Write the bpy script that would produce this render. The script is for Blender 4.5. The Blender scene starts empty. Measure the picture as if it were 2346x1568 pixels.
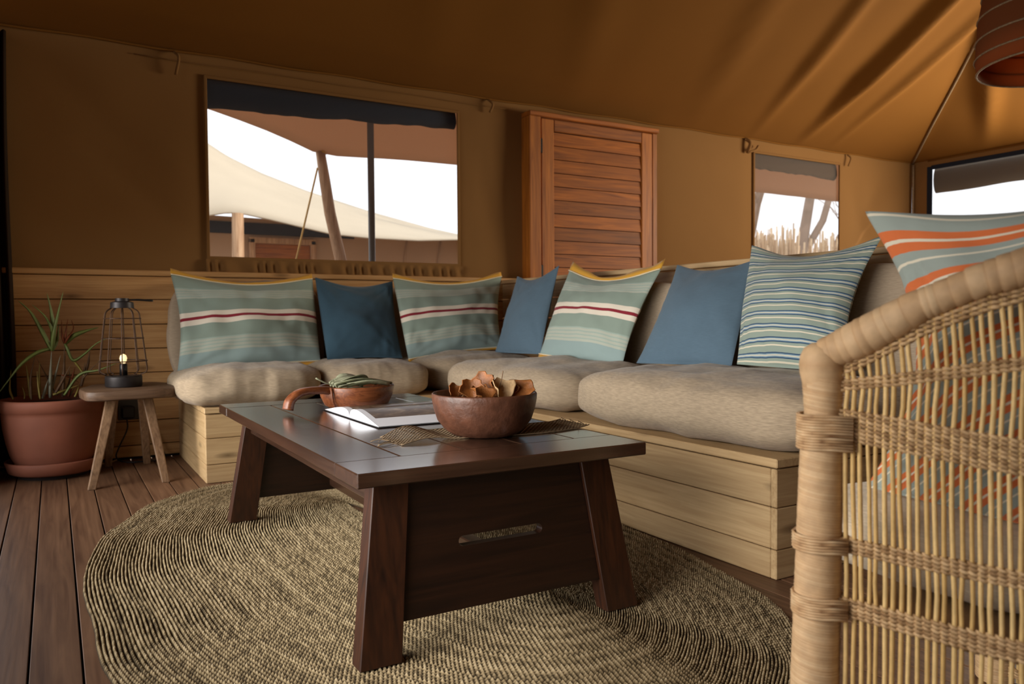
import bpy, math, random
import numpy as np
from mathutils import Vector, Matrix, noise

C = bpy.context.scene.collection
PI = math.pi
rnd = random.Random(7)

# ------------------------------------------------------------------ camera
cam_d = bpy.data.cameras.new('camera')
cam = bpy.data.objects.new('camera', cam_d)
C.objects.link(cam)
R3 = Vector((0.86284620, -0.50541842, -0.00697523))
U3 = Vector((0.02212854, 0.02398412, 0.99946740))
B3 = Vector((-0.50498195, -0.86254100, 0.03187877))
cam.matrix_world = Matrix(((R3.x, U3.x, B3.x, 0.0), (R3.y, U3.y, B3.y, 0.0), (R3.z, U3.z, B3.z, 0.75), (0, 0, 0, 1)))
cam_d.sensor_width = 36.0
cam_d.lens = 36.0 * 1793.9 / 2346.0
cam_d.clip_start = 0.02
cam_d.clip_end = 300
cam_d.dof.use_dof = True
cam_d.dof.focus_distance = 2.15
cam_d.dof.aperture_fstop = 5.0
bpy.context.scene.camera = cam

# ------------------------------------------------------------------ world, sun, daylight, exposure
world = bpy.data.worlds.new('sky')
bpy.context.scene.world = world
world.use_nodes = True
bg = world.node_tree.nodes['Background']
bg.inputs[0].default_value = (0.94, 0.96, 1.0, 1)
bg.inputs[1].default_value = 1.4

def light(name, kind, loc, direction, power, color, sx=1, sy=1, spread=None):
    d = bpy.data.lights.new(name, kind)
    o = bpy.data.objects.new(name, d)
    C.objects.link(o)
    o.location = loc
    o.rotation_euler = Vector(direction).to_track_quat('-Z', 'Y').to_euler()
    d.energy = power
    d.color = color
    if kind == 'AREA':
        d.shape = 'RECTANGLE'
        d.size = sx
        d.size_y = sy
        if spread: d.spread = math.radians(spread)
    return o

sun = light('sun', 'SUN', (20, -6, 18), (-0.72, 0.30, -0.62), 2.7, (1.0, 0.90, 0.76))
sun.data.angle = math.radians(1.5)
# daylight through the open tent front on the left and through the gauze of the right-hand side
light('daylight_left_opening', 'AREA', (-0.42, 2.35, 0.78), (1, 0.12, -0.26), 27.5, (1.0, 0.96, 0.90), 3.2, 0.9, 88)
light('daylight_right_window', 'AREA', (7.15, 2.3, 1.65), (-1, 0.32, 0.14), 120, (1.0, 0.88, 0.70), 1.8, 0.8, 150)

vs = bpy.context.scene.view_settings
vs.view_transform = 'Standard'
vs.look = 'None'
vs.exposure = 0.0
vs.gamma = 1.0
vs.use_curve_mapping = False

# ------------------------------------------------------------------ object helpers
WL = {}

def tag(o, label=None, cat=None, group=None, kind=None):
    if label: o['label'] = label
    if cat: o['category'] = cat
    if group: o['group'] = group
    if kind: o['kind'] = kind
    return o

def empty(name, loc, label=None, cat=None, group=None, kind=None):
    o = bpy.data.objects.new(name, None)
    C.objects.link(o)
    o.empty_display_size = 0.1
    o.location = loc
    WL[o] = Vector(loc)
    return tag(o, label, cat, group, kind)

def mesh_obj(name, V, F, mat=None, parent=None, smooth=False, uv=None, tone=None, loc=None, loop_uv=None):
    """one mesh object from world-space vertices"""
    V = np.asarray(V, dtype=float).reshape(-1, 3)
    if loc is None:
        lo, hi = V.min(0), V.max(0)
        loc = Vector(((lo[0]+hi[0])/2, (lo[1]+hi[1])/2, lo[2]))
    loc = Vector(loc)
    me = bpy.data.meshes.new(name)
    VV = V - np.array(loc)
    if isinstance(F, np.ndarray):
        n, k = F.shape
        me.vertices.add(len(VV)); me.vertices.foreach_set('co', VV.ravel())
        me.loops.add(n*k); me.loops.foreach_set('vertex_index', F.ravel().astype(np.int32))
        me.polygons.add(n); me.polygons.foreach_set('loop_start', (np.arange(n)*k).astype(np.int32))
        me.update(calc_edges=True)
    else:
        me.from_pydata(VV.tolist(), [], F)
        me.update()
    if smooth:
        me.polygons.foreach_set('use_smooth', [True]*len(me.polygons))
    if uv is not None:
        ul = me.uv_layers.new(name='UVMap')
        vi = np.zeros(len(me.loops), dtype=np.int32)
        me.loops.foreach_get('vertex_index', vi)
        ul.data.foreach_set('uv', np.asarray(uv, dtype=float)[vi].ravel())
    if tone is not None:
        at = me.attributes.new('tone', 'FLOAT', 'POINT')
        at.data.foreach_set('value', np.asarray(tone, dtype=np.float32))
    if mat: me.materials.append(mat)
    o = bpy.data.objects.new(name, me)
    C.objects.link(o)
    if parent is not None:
        o.parent = parent
        o.location = loc - WL[parent]
    else:
        o.location = loc
    WL[o] = loc
    return o

class MB:
    """collects shapes into one mesh"""
    def __init__(s): s.V = []; s.F = []
    def add(s, V, F):
        n = len(s.V)
        s.V.extend([tuple(v) for v in V]); s.F.extend([tuple(i+n for i in f) for f in F])
        return s
    def box(s, x0, x1, y0, y1, z0, z1, b=0.0, jit=0.0):
        if x0 > x1: x0, x1 = x1, x0
        if y0 > y1: y0, y1 = y1, y0
        if b <= 0:
            V = [(x, y, z) for z in (z0, z1) for y in (y0, y1) for x in (x0, x1)]
            F = [(0, 2, 3, 1), (4, 5, 7, 6), (0, 1, 5, 4), (2, 6, 7, 3), (0, 4, 6, 2), (1, 3, 7, 5)]
            return s.add(V, F)
        V = []; F = []
        c = (x0, x1), (y0, y1), (z0, z1)
        idx = {}
        for ax in range(3):
            for i in (0, 1):
                for j in (0, 1):
                    for k in (0, 1):
                        p = []
                        for a, q in enumerate((i, j, k)):
                            v = c[a][q]
                            if a != ax: v += b if q == 0 else -b
                            p.append(v)
                        idx[(ax, i, j, k)] = len(V); V.append(tuple(p))
        for ax in range(3):
            for side in (0, 1):
                q = []
                for (m, n) in ((0, 0), (1, 0), (1, 1), (0, 1)):
                    t = [0, 0, 0]; o = [a for a in range(3) if a != ax]
                    t[ax] = side; t[o[0]] = m; t[o[1]] = n
                    q.append(idx[(ax, *t)])
                if (side == 0) != (ax == 1): q = q[::-1]
                F.append(tuple(q))
        for ax in range(3):
            o = [a for a in range(3) if a != ax]
            for m in (0, 1):
                for n in (0, 1):
                    t0 = [0, 0, 0]; t0[o[0]] = m; t0[o[1]] = n
                    t1 = list(t0); t1[ax] = 1
                    F.append((idx[(o[0], *t0)], idx[(o[0], *t1)], idx[(o[1], *t1)], idx[(o[1], *t0)]))
        for i in (0, 1):
            for j in (0, 1):
                for k in (0, 1):
                    F.append((idx[(0, i, j, k)], idx[(1, i, j, k)], idx[(2, i, j, k)]))
        return s.add(V, F)
    def tube(s, pts, r, n=8, cap=True):
        pts = [Vector(p) for p in pts]
        m = len(pts)
        rr = r if hasattr(r, '__len__') else [r]*m
        V = []; F = []
        up = None
        for i, p in enumerate(pts):
            d = (pts[min(i+1, m-1)] - pts[max(i-1, 0)])
            if d.length < 1e-9: d = Vector((0, 0, 1))
            d.normalize()
            if up is None:
                up = Vector((0, 0, 1)) if abs(d.z) < 0.9 else Vector((1, 0, 0))
            a = d.cross(up)
            if a.length < 1e-6: a = d.orthogonal()
            a.normalize(); b2 = a.cross(d).normalized(); up = b2
            for k in range(n):
                t = 2*PI*k/n
                V.append(p + (a*math.cos(t) + b2*math.sin(t))*rr[i])
        for i in range(m-1):
            for k in range(n):
                F.append((i*n+k, i*n+(k+1) % n, (i+1)*n+(k+1) % n, (i+1)*n+k))
        if cap:
            F.append(tuple(range(n))[::-1]); F.append(tuple((m-1)*n+k for k in range(n)))
        return s.add(V, F)
    def lathe(s, cx, cy, prof, n=32, wob=0.0, seed=0):
        V = []; F = []
        for (r, z) in prof:
            for k in range(n):
                t = 2*PI*k/n
                q = r*(1+wob*noise.noise(Vector((math.cos(t)*2, math.sin(t)*2, z*9+seed))))
                V.append((cx+q*math.cos(t), cy+q*math.sin(t), z))
        m = len(prof)
        for i in range(m-1):
            for k in range(n):
                F.append((i*n+k, i*n+(k+1) % n, (i+1)*n+(k+1) % n, (i+1)*n+k))
        F.append(tuple(range(n))[::-1]); F.append(tuple((m-1)*n+k for k in range(n)))
        return s.add(V, F)
    def hexa(s, b4, t4):
        V = list(b4)+list(t4)
        return s.add(V, [(3, 2, 1, 0), (4, 5, 6, 7), (0, 1, 5, 4), (1, 2, 6, 5), (2, 3, 7, 6), (3, 0, 4, 7)])
    def build(s, name, mat, parent=None, smooth=False, **k):
        return mesh_obj(name, s.V, s.F, mat, parent, smooth, **k)

def autosmooth(o, ang=0.6):
    me = o.data
    me.polygons.foreach_set('use_smooth', [True]*len(me.polygons))
    try: me.set_sharp_from_angle(angle=ang)
    except Exception: pass
    return o

def catmull(P, n):
    P = [Vector(p) for p in P]
    P = [2*P[0]-P[1]] + P + [2*P[-1]-P[-2]]
    out = []
    for i in range(1, len(P)-2):
        for k in range(n):
            t = k/n
            a, b, c, d = P[i-1], P[i], P[i+1], P[i+2]
            out.append(0.5*((2*b)+(c-a)*t+(2*a-5*b+4*c-d)*t*t+(3*b-a-3*c+d)*t**3))
    out.append(P[-2].copy())
    return out

# ------------------------------------------------------------------ material helpers
def newmat(name):
    m = bpy.data.materials.new(name)
    m.use_nodes = True
    nt = m.node_tree
    return m, nt, nt.nodes['Principled BSDF'], nt.nodes['Material Output']

def N(nt, typ, **kw):
    n = nt.nodes.new(typ)
    for k, v in kw.items():
        if k.startswith('i_'): n.inputs[k[2:].replace('_', ' ')].default_value = v
        else: setattr(n, k, v)
    return n

def L(nt, a, b): nt.links.new(a, b)

def ramp(nt, stops, const=False):
    r = nt.nodes.new('ShaderNodeValToRGB')
    cr = r.color_ramp
    if const: cr.interpolation = 'CONSTANT'
    while len(cr.elements) > 1: cr.elements.remove(cr.elements[-1])
    cr.elements[0].position = stops[0][0]; cr.elements[0].color = (*stops[0][1], 1)
    for p, c in stops[1:]:
        e = cr.elements.new(p); e.color = (*c, 1)
    return r

def s2l(c):
    return tuple(((v/255)/12.92 if v/255 <= 0.04045 else ((v/255+0.055)/1.055)**2.4) for v in c)

def mixcol(nt, a, b, fac, mode='MIX'):
    m = nt.nodes.new('ShaderNodeMix'); m.data_type = 'RGBA'; m.blend_type = mode
    for sock, v in ((m.inputs[0], fac), (m.inputs[6], a), (m.inputs[7], b)):
        if isinstance(v, (int, float)): sock.default_value = v
        elif isinstance(v, tuple): sock.default_value = (*v, 1) if len(v) == 3 else v
        else: L(nt, v, sock)
    return m.outputs[2]

def bump(nt, h, bsdf, strength=0.3, dist=0.01):
    b = N(nt, 'ShaderNodeBump'); b.inputs['Strength'].default_value = strength; b.inputs['Distance'].default_value = dist
    L(nt, h, b.inputs['Height']); L(nt, b.outputs[0], bsdf.inputs['Normal'])
    return b

def wood(name, dark, light_, axis='X', scale=1.0, rough=0.6, knots=False, vary=0.25, coat=0.0, bumps=0.15, spec=0.4, huevar=0.0):
    m, nt, b, out = newmat(name)
    tc = N(nt, 'ShaderNodeTexCoord'); oi = N(nt, 'ShaderNodeObjectInfo')
    off = N(nt, 'ShaderNodeVectorMath', operation='SCALE'); off.inputs[0].default_value = (13.1, 7.7, 5.3)
    L(nt, oi.outputs['Random'], off.inputs['Scale'])
    add = N(nt, 'ShaderNodeVectorMath', operation='ADD')
    L(nt, tc.outputs['Object'], add.inputs[0]); L(nt, off.outputs[0], add.inputs[1])
    mp = N(nt, 'ShaderNodeMapping')
    s = {'X': (0.9, 14, 14), 'Y': (14, 0.9, 14), 'Z': (14, 14, 0.9)}[axis]
    mp.inputs['Scale'].default_value = tuple(v*scale for v in s)
    L(nt, add.outputs[0], mp.inputs['Vector'])
    n1 = N(nt, 'ShaderNodeTexNoise'); n1.inputs['Scale'].default_value = 2.2; n1.inputs['Detail'].default_value = 5; n1.inputs['Distortion'].default_value = 1.6
    L(nt, mp.outputs[0], n1.inputs['Vector'])
    mp2 = N(nt, 'ShaderNodeMapping')
    s2 = {'X': (3, 130, 130), 'Y': (130, 3, 130), 'Z': (130, 130, 3)}[axis]
    mp2.inputs['Scale'].default_value = tuple(v*scale for v in s2)
    L(nt, add.outputs[0], mp2.inputs['Vector'])
    n2 = N(nt, 'ShaderNodeTexNoise'); n2.inputs['Scale'].default_value = 1.0; n2.inputs['Detail'].default_value = 3
    L(nt, mp2.outputs[0], n2.inputs['Vector'])
    r = ramp(nt, [(0.32, dark), (0.68, light_)])
    mx = N(nt, 'ShaderNodeMath', operation='MULTIPLY_ADD'); mx.inputs[1].default_value = 0.35; 
    L(nt, n2.outputs[0], mx.inputs[0])
    ms = N(nt, 'ShaderNodeMath', operation='MULTIPLY'); ms.inputs[1].default_value = 0.65
    L(nt, n1.outputs[0], ms.inputs[0]); L(nt, ms.outputs[0], mx.inputs[2])
    L(nt, mx.outputs[0], r.inputs[0])
    col = r.outputs[0]
    if knots:
        mk = N(nt, 'ShaderNodeMapping')
        sk = {'X': (1.5, 5.5, 5.5), 'Y': (5.5, 1.5, 5.5), 'Z': (5.5, 5.5, 1.5)}[axis]
        mk.inputs['Scale'].default_value = tuple(v*scale for v in sk)
        L(nt, add.outputs[0], mk.inputs['Vector'])
        vo = N(nt, 'ShaderNodeTexVoronoi'); vo.inputs['Scale'].default_value = 1.6
        L(nt, mk.outputs[0], vo.inputs['Vector'])
        kr = ramp(nt, [(0.0, (1, 1, 1)), (0.09, (0.5, 0.5, 0.5)), (0.16, (0, 0, 0))])
        L(nt, vo.outputs['Distance'], kr.inputs[0])
        dk = tuple(v*0.42 for v in dark)
        col = mixcol(nt, col, dk, kr.outputs[0])
    hv = N(nt, 'ShaderNodeHueSaturation')
    mr = N(nt, 'ShaderNodeMapRange'); mr.inputs['To Min'].default_value = 1-vary; mr.inputs['To Max'].default_value = 1+vary
    L(nt, oi.outputs['Random'], mr.inputs['Value']); L(nt, mr.outputs[0], hv.inputs['Value'])
    L(nt, col, hv.inputs['Color'])
    L(nt, hv.outputs[0], b.inputs['Base Color'])
    b.inputs['Roughness'].default_value = rough
    b.inputs['Specular IOR Level'].default_value = spec
    b.inputs['Coat Weight'].default_value = coat
    b.inputs['Coat Roughness'].default_value = 0.16
    bump(nt, mx.outputs[0], b, bumps, 0.004)
    return m

def fabric(name, col, rough=0.9, weave=900, stripes=None, period=None, var=0.12, bumps=0.25, warp=0.0, slub=0.0, sheen=0.15):
    m, nt, b, out = newmat(name)
    tc = N(nt, 'ShaderNodeTexCoord')
    base = None
    if stripes:
        sp = N(nt, 'ShaderNodeSeparateXYZ')
        src = tc.outputs['UV']
        if warp:
            nz = N(nt, 'ShaderNodeTexNoise'); nz.inputs['Scale'].default_value = 1.8; nz.inputs['Detail'].default_value = 1
            L(nt, tc.outputs['UV'], nz.inputs['Vector'])
            sub = N(nt, 'ShaderNodeVectorMath', operation='MULTIPLY_ADD')
            sub.inputs[1].default_value = (warp, warp, 0)
            L(nt, nz.outputs['Color'], sub.inputs[0]); L(nt, tc.outputs['UV'], sub.inputs[2])
            src = sub.outputs[0]
        L(nt, src, sp.inputs[0])
        v = sp.outputs[1]
        if period:
            mm = N(nt, 'ShaderNodeMath', operation='MULTIPLY'); mm.inputs[1].default_value = period
            L(nt, v, mm.inputs[0])
            fr = N(nt, 'ShaderNodeMath', operation='FRACT'); L(nt, mm.outputs[0], fr.inputs[0]); v = fr.outputs[0]
        r = ramp(nt, stripes, const=True); L(nt, v, r.inputs[0]); base = r.outputs[0]
    else:
        rgb = N(nt, 'ShaderNodeRGB'); rgb.outputs[0].default_value = (*col, 1); base = rgb.outputs[0]
    n1 = N(nt, 'ShaderNodeTexNoise'); n1.inputs['Scale'].default_value = 7; n1.inputs['Detail'].default_value = 4
    L(nt, tc.outputs['Object'], n1.inputs['Vector'])
    mr = N(nt, 'ShaderNodeMapRange'); mr.inputs['To Min'].default_value = 1-var; mr.inputs['To Max'].default_value = 1+var
    L(nt, n1.outputs[0], mr.inputs['Value'])
    hs = N(nt, 'ShaderNodeHueSaturation'); L(nt, base, hs.inputs['Color']); L(nt, mr.outputs[0], hs.inputs['Value'])
    mp = N(nt, 'ShaderNodeMapping'); mp.inputs['Scale'].default_value = (1, 1, 6)
    L(nt, tc.outputs['Object'], mp.inputs['Vector'])
    n2 = N(nt, 'ShaderNodeTexNoise'); n2.inputs['Scale'].default_value = weave/6; n2.inputs['Detail'].default_value = 2
    L(nt, mp.outputs[0], n2.inputs['Vector'])
    col_out = hs.outputs[0]
    if slub:
        mp3 = N(nt, 'ShaderNodeMapping'); mp3.inputs['Scale'].default_value = (40, 40, 420)
        L(nt, tc.outputs['Object'], mp3.inputs['Vector'])
        n3 = N(nt, 'ShaderNodeTexNoise'); n3.inputs['Scale'].default_value = 1; n3.inputs['Detail'].default_value = 3
        L(nt, mp3.outputs[0], n3.inputs['Vector'])
        rr = N(nt, 'ShaderNodeMapRange'); rr.inputs['From Min'].default_value = 0.35; rr.inputs['From Max'].default_value = 0.65
        rr.inputs['To Min'].default_value = 1-slub; rr.inputs['To Max'].default_value = 1+slub
        L(nt, n3.outputs[0], rr.inputs['Value'])
        h2 = N(nt, 'ShaderNodeHueSaturation'); L(nt, col_out, h2.inputs['Color']); L(nt, rr.outputs[0], h2.inputs['Value'])
        col_out = h2.outputs[0]
    L(nt, col_out, b.inputs['Base Color'])
    b.inputs['Roughness'].default_value = rough
    b.inputs['Specular IOR Level'].default_value = 0.2
    b.inputs['Sheen Weight'].default_value = sheen
    bump(nt, n2.outputs[0], b, bumps, 0.002)
    return m

def canvas(name, col, trans=0.3, tcol=None, scale=1.0):
    m, nt, b, out = newmat(name)
    tc = N(nt, 'ShaderNodeTexCoord')
    n1 = N(nt, 'ShaderNodeTexNoise'); n1.inputs['Scale'].default_value = 1.3*scale; n1.inputs['Detail'].default_value = 5
    L(nt, tc.outputs['Object'], n1.inputs['Vector'])
    mr = N(nt, 'ShaderNodeMapRange'); mr.inputs['To Min'].default_value = 0.88; mr.inputs['To Max'].default_value = 1.12
    L(nt, n1.outputs[0], mr.inputs['Value'])
    hs = N(nt, 'ShaderNodeHueSaturation'); hs.inputs['Color'].default_value = (*col, 1); L(nt, mr.outputs[0], hs.inputs['Value'])
    L(nt, hs.outputs[0], b.inputs['Base Color'])
    b.inputs['Roughness'].default_value = 0.95; b.inputs['Specular IOR Level'].default_value = 0.1
    tr = N(nt, 'ShaderNodeBsdfTranslucent'); tr.inputs[0].default_value = (*(tcol or col), 1)
    mx = N(nt, 'ShaderNodeMixShader'); mx.inputs[0].default_value = trans
    L(nt, b.outputs[0], mx.inputs[1]); L(nt, tr.outputs[0], mx.inputs[2]); L(nt, mx.outputs[0], out.inputs['Surface'])
    n2 = N(nt, 'ShaderNodeTexNoise'); n2.inputs['Scale'].default_value = 260; n2.inputs['Detail'].default_value = 2
    L(nt, tc.outputs['Object'], n2.inputs['Vector'])
    bump(nt, n2.outputs[0], b, 0.08, 0.002)
    return m

def plain(name, col, rough=0.6, metal=0.0, spec=0.5, nscale=8, var=0.15, bumps=0.1, emit=None):
    m, nt, b, out = newmat(name)
    tc = N(nt, 'ShaderNodeTexCoord')
    n1 = N(nt, 'ShaderNodeTexNoise'); n1.inputs['Scale'].default_value = nscale; n1.inputs['Detail'].default_value = 6
    L(nt, tc.outputs['Object'], n1.inputs['Vector'])
    mr = N(nt, 'ShaderNodeMapRange'); mr.inputs['From Min'].default_value = 0.3; mr.inputs['From Max'].default_value = 0.7
    mr.inputs['To Min'].default_value = 1-var; mr.inputs['To Max'].default_value = 1+var
    L(nt, n1.outputs[0], mr.inputs['Value'])
    hs = N(nt, 'ShaderNodeHueSaturation'); hs.inputs['Color'].default_value = (*col, 1); L(nt, mr.outputs[0], hs.inputs['Value'])
    L(nt, hs.outputs[0], b.inputs['Base Color'])
    b.inputs['Roughness'].default_value = rough; b.inputs['Metallic'].default_value = metal; b.inputs['Specular IOR Level'].default_value = spec
    if emit:
        b.inputs['Emission Color'].default_value = (*emit[0], 1); b.inputs['Emission Strength'].default_value = emit[1]
    bump(nt, n1.outputs[0], b, bumps, 0.01)
    return m

def tone_mat(name, stops, rough=0.85, bscale=200, rnd_obj=0.0):
    m, nt, b, out = newmat(name)
    at = N(nt, 'ShaderNodeAttribute'); at.attribute_name = 'tone'
    r = ramp(nt, stops); L(nt, at.outputs['Fac'], r.inputs[0])
    tc = N(nt, 'ShaderNodeTexCoord'); n1 = N(nt, 'ShaderNodeTexNoise'); n1.inputs['Scale'].default_value = bscale; n1.inputs['Detail'].default_value = 2
    L(nt, tc.outputs['Object'], n1.inputs['Vector'])
    mr = N(nt, 'ShaderNodeMapRange'); mr.inputs['To Min'].default_value = 0.75; mr.inputs['To Max'].default_value = 1.25
    L(nt, n1.outputs[0], mr.inputs['Value'])
    hs = N(nt, 'ShaderNodeHueSaturation'); L(nt, r.outputs[0], hs.inputs['Color']); L(nt, mr.outputs[0], hs.inputs['Value'])
    L(nt, hs.outputs[0], b.inputs['Base Color'])
    b.inputs['Roughness'].default_value = rough; b.inputs['Specular IOR Level'].default_value = 0.25
    bump(nt, n1.outputs[0], b, 0.25, 0.002)
    return m

def glassy(name, col, fac):
    """thin see-through sheet: mostly transparent with a faint milky film"""
    m, nt, b, out = newmat(name)
    t = N(nt, 'ShaderNodeBsdfTransparent'); d = N(nt, 'ShaderNodeBsdfDiffuse'); d.inputs[0].default_value = (*col, 1)
    tl = N(nt, 'ShaderNodeBsdfTranslucent'); tl.inputs[0].default_value = (*col, 1)
    ad = N(nt, 'ShaderNodeMixShader'); ad.inputs[0].default_value = 0.5
    L(nt, d.outputs[0], ad.inputs[1]); L(nt, tl.outputs[0], ad.inputs[2])
    mx = N(nt, 'ShaderNodeMixShader'); mx.inputs[0].default_value = fac
    L(nt, t.outputs[0], mx.inputs[1]); L(nt, ad.outputs[0], mx.inputs[2]); L(nt, mx.outputs[0], out.inputs['Surface'])
    return m

M = {}
M['pine'] = wood('pale_pine', s2l((172, 140, 98)), s2l((202, 172, 128)), 'X', 1.0, 0.55, True, 0.07)
M['pine_y'] = wood('pale_pine_along', s2l((172, 140, 98)), s2l((202, 172, 128)), 'Y', 1.0, 0.55, True, 0.07)
M['wain'] = wood('wainscot_pine', s2l((180, 132, 80)), s2l((210, 166, 112)), 'X', 1.0, 0.5, True, 0.07)
M['floor'] = wood('deck_board', s2l((84, 56, 38)), s2l((132, 98, 72)), 'Y', 0.8, 0.48, False, 0.12, spec=0.35)
M['dark'] = wood('dark_stained_wood', s2l((36, 18, 9)), s2l((70, 37, 18)), 'Z', 1.0, 0.45, False, 0.08)
M['dark_x'] = wood('dark_stained_wood_across', s2l((24, 12, 7)), s2l((48, 26, 14)), 'X', 1.0, 0.42, False, 0.1)
M['dark_top'] = wood('dark_table_top', s2l((44, 28, 20)), s2l((74, 50, 36)), 'Y', 0.8, 0.22, False, 0.12, coat=0.9, bumps=0.10, spec=0.6)
M['dark_top_x'] = wood('dark_table_top_end', s2l((44, 28, 20)), s2l((74, 50, 36)), 'X', 0.8, 0.22, False, 0.12, coat=0.9, bumps=0.10, spec=0.6)
M['teak'] = wood('orange_teak', s2l((112, 58, 12)), s2l((176, 102, 30)), 'X', 0.9, 0.6, False, 0.28)
M['teak_v'] = wood('orange_teak_upright', s2l((128, 70, 18)), s2l((188, 114, 38)), 'Z', 0.9, 0.55, False, 0.1)
M['stool'] = wood('grey_brown_wood', s2l((72, 52, 38)), s2l((112, 86, 64)), 'X', 1.2, 0.5, False, 0.1)
M['stool_leg'] = wood('grey_brown_leg', s2l((98, 72, 50)), s2l((148, 116, 86)), 'Z', 1.2, 0.5, False, 0.1)
M['log'] = wood('weathered_log', s2l((150, 110, 78)), s2l((208, 172, 134)), 'Z', 0.8, 0.7, False, 0.1)
M['wall'] = canvas('tent_canvas_wall', s2l((134, 98, 58)), 0.01, s2l((214, 158, 84)))
M['roof'] = canvas('tent_canvas_roof', s2l((124, 82, 34)), 0.008, s2l((214, 142, 48)))
M['darkcanvas'] = canvas('dark_canvas_flap', s2l((46, 34, 24)), 0.02)
M['blind'] = canvas('rolled_navy_canvas', s2l((44, 50, 62)), 0.03)
M['blind_brown'] = canvas('rolled_brown_canvas', s2l((66, 50, 38)), 0.03)
M['awning'] = canvas('awning_canvas', s2l((206, 178, 152)), 0.45, s2l((206, 170, 144)))
M['fartent'] = canvas('pale_far_canvas', s2l((196, 184, 164)), 0.1)
M['farwall'] = canvas('far_canvas_wall', s2l((186, 156, 128)), 0.1)
M['linen'] = fabric('taupe_linen', s2l((164, 146, 122)), weave=1500, var=0.08, slub=0.16, bumps=0.3)
M['linen_back'] = fabric('taupe_linen_back', s2l((166, 148, 126)), weave=1500, var=0.07, slub=0.10)
M['cream_linen'] = fabric('cream_slub_linen', s2l((206, 190, 164)), weave=700, var=0.1, slub=0.10, bumps=0.6)
M['blue'] = fabric('plain_blue_cotton', s2l((88, 110, 126)), weave=1400, var=0.06, slub=0.04)
M['blue_dark'] = fabric('deep_blue_cotton', s2l((60, 86, 102)), weave=1400, var=0.06, slub=0.04)
M['yellow'] = fabric('mustard_cotton', s2l((214, 160, 58)), weave=1200, var=0.08)
M['piping'] = fabric('cream_piping', s2l((232, 214, 178)), weave=1200)
sage, light_s, cream, red, aqua = s2l((142, 158, 146)), s2l((178, 184, 170)), s2l((232, 222, 204)), s2l((140, 42, 54)), s2l((146, 166, 164))
lines = []
def band(v0, v1, n):
    out = []
    for i in range(n):
        a = v0+(v1-v0)*i/n
        out += [(a, light_s), (a+(v1-v0)/n*0.62, s2l((158, 176, 166)))]
    return out
M['sage'] = fabric('sage_striped_cotton', None, weave=1300, stripes=[(0.0, aqua)]+band(0.16, 0.30, 4)+[(0.30, sage), (0.445, cream), (0.50, red), (0.53, cream), (0.585, sage)]+band(0.74, 0.86, 4)+[(0.86, sage)], var=0.05)
nv, wt, ltb, sg2 = s2l((54, 80, 108)), s2l((216, 208, 186)), s2l((134, 158, 170)), s2l((146, 160, 148))
M['stripe_blue'] = fabric('blue_multistripe_cotton', None, weave=1300, stripes=[(0, sg2), (0.16, wt), (0.26, sg2), (0.42, nv), (0.50, ltb), (0.57, wt), (0.63, ltb), (0.70, nv), (0.78, sg2)], period=10.5, var=0.05)
og, gb = s2l((206, 110, 62)), s2l((150, 160, 152))
M['stripe_orange'] = fabric('orange_grey_striped_cotton', None, weave=700, stripes=[(0, gb), (0.07, wt), (0.12, gb), (0.30, og), (0.50, wt), (0.57, og), (0.76, gb)], period=8.95, var=0.08, warp=0.05)
M['terracotta'] = plain('terracotta', s2l((142, 84, 62)), 0.7, nscale=5, var=0.18)
M['soil'] = plain('dark_soil', s2l((40, 28, 20)), 0.95, nscale=60, var=0.4, bumps=0.6)
M['leaf'] = plain('aloe_green', s2l((112, 126, 62)), 0.5, nscale=12, var=0.3)
M['leaf_y'] = plain('yellowed_leaf', s2l((168, 150, 74)), 0.6, nscale=12, var=0.25)
M['leaf_d'] = plain('dry_stem', s2l((112, 84, 58)), 0.8, nscale=20, var=0.35)
M['leaf_g'] = plain('grey_stem', s2l((150, 150, 128)), 0.7, nscale=20, var=0.2)
M['leaf_r'] = plain('rust_dead_leaf', s2l((126, 60, 24)), 0.8, nscale=20, var=0.3)
M['iron'] = plain('blackened_iron', s2l((52, 48, 48)), 0.45, 0.5, nscale=20, var=0.2)
M['rust'] = plain('rusty_wire', s2l((74, 52, 36)), 0.5, 0.5, nscale=30, var=0.3)
M['black'] = plain('black_plastic', s2l((22, 22, 24)), 0.35, nscale=5, var=0.1, bumps=0.0)
M['plate'] = plain('dark_grey_plate', s2l((58, 52, 44)), 0.45, nscale=5, var=0.1, bumps=0.0)
M['cable_tan'] = plain('tan_cable', s2l((168, 138, 98)), 0.5)
M['steel'] = plain('grey_steel', s2l((92, 90, 88)), 0.4, 0.6, nscale=4, var=0.08, bumps=0.0)
M['rope'] = plain('yellow_rope', s2l((210, 170, 96)), 0.8)
M['bulb'] = plain('bulb_glass', s2l((250, 226, 180)), 0.15, var=0.02, bumps=0, emit=((1.0, 0.72, 0.36), 1.3))
M['bowlw'] = plain('carved_dark_wood', s2l((88, 54, 38)), 0.42, nscale=26, var=0.34, bumps=0.5)
M['panw'] = wood('turned_red_wood', s2l((92, 46, 26)), s2l((146, 86, 50)), 'X', 2.2, 0.38, False, 0.02, coat=0.2)
M['pod'] = plain('dried_orange_pod', s2l((140, 84, 36)), 0.55, nscale=40, var=0.4, bumps=0.5)
M['pod_p'] = plain('pale_dried_pod', s2l((206, 170, 124)), 0.7, nscale=40, var=0.25, bumps=0.5)
M['dryleaf'] = plain('sage_dried_leaf', s2l((150, 152, 124)), 0.75, nscale=40, var=0.2, bumps=0.3)
M['paper'] = plain('white_paper', s2l((232, 234, 240)), 0.6, nscale=3, var=0.02, bumps=0.0)
M['net'] = plain('net_cord', s2l((142, 120, 92)), 0.9, nscale=90, var=0.3)
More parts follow.
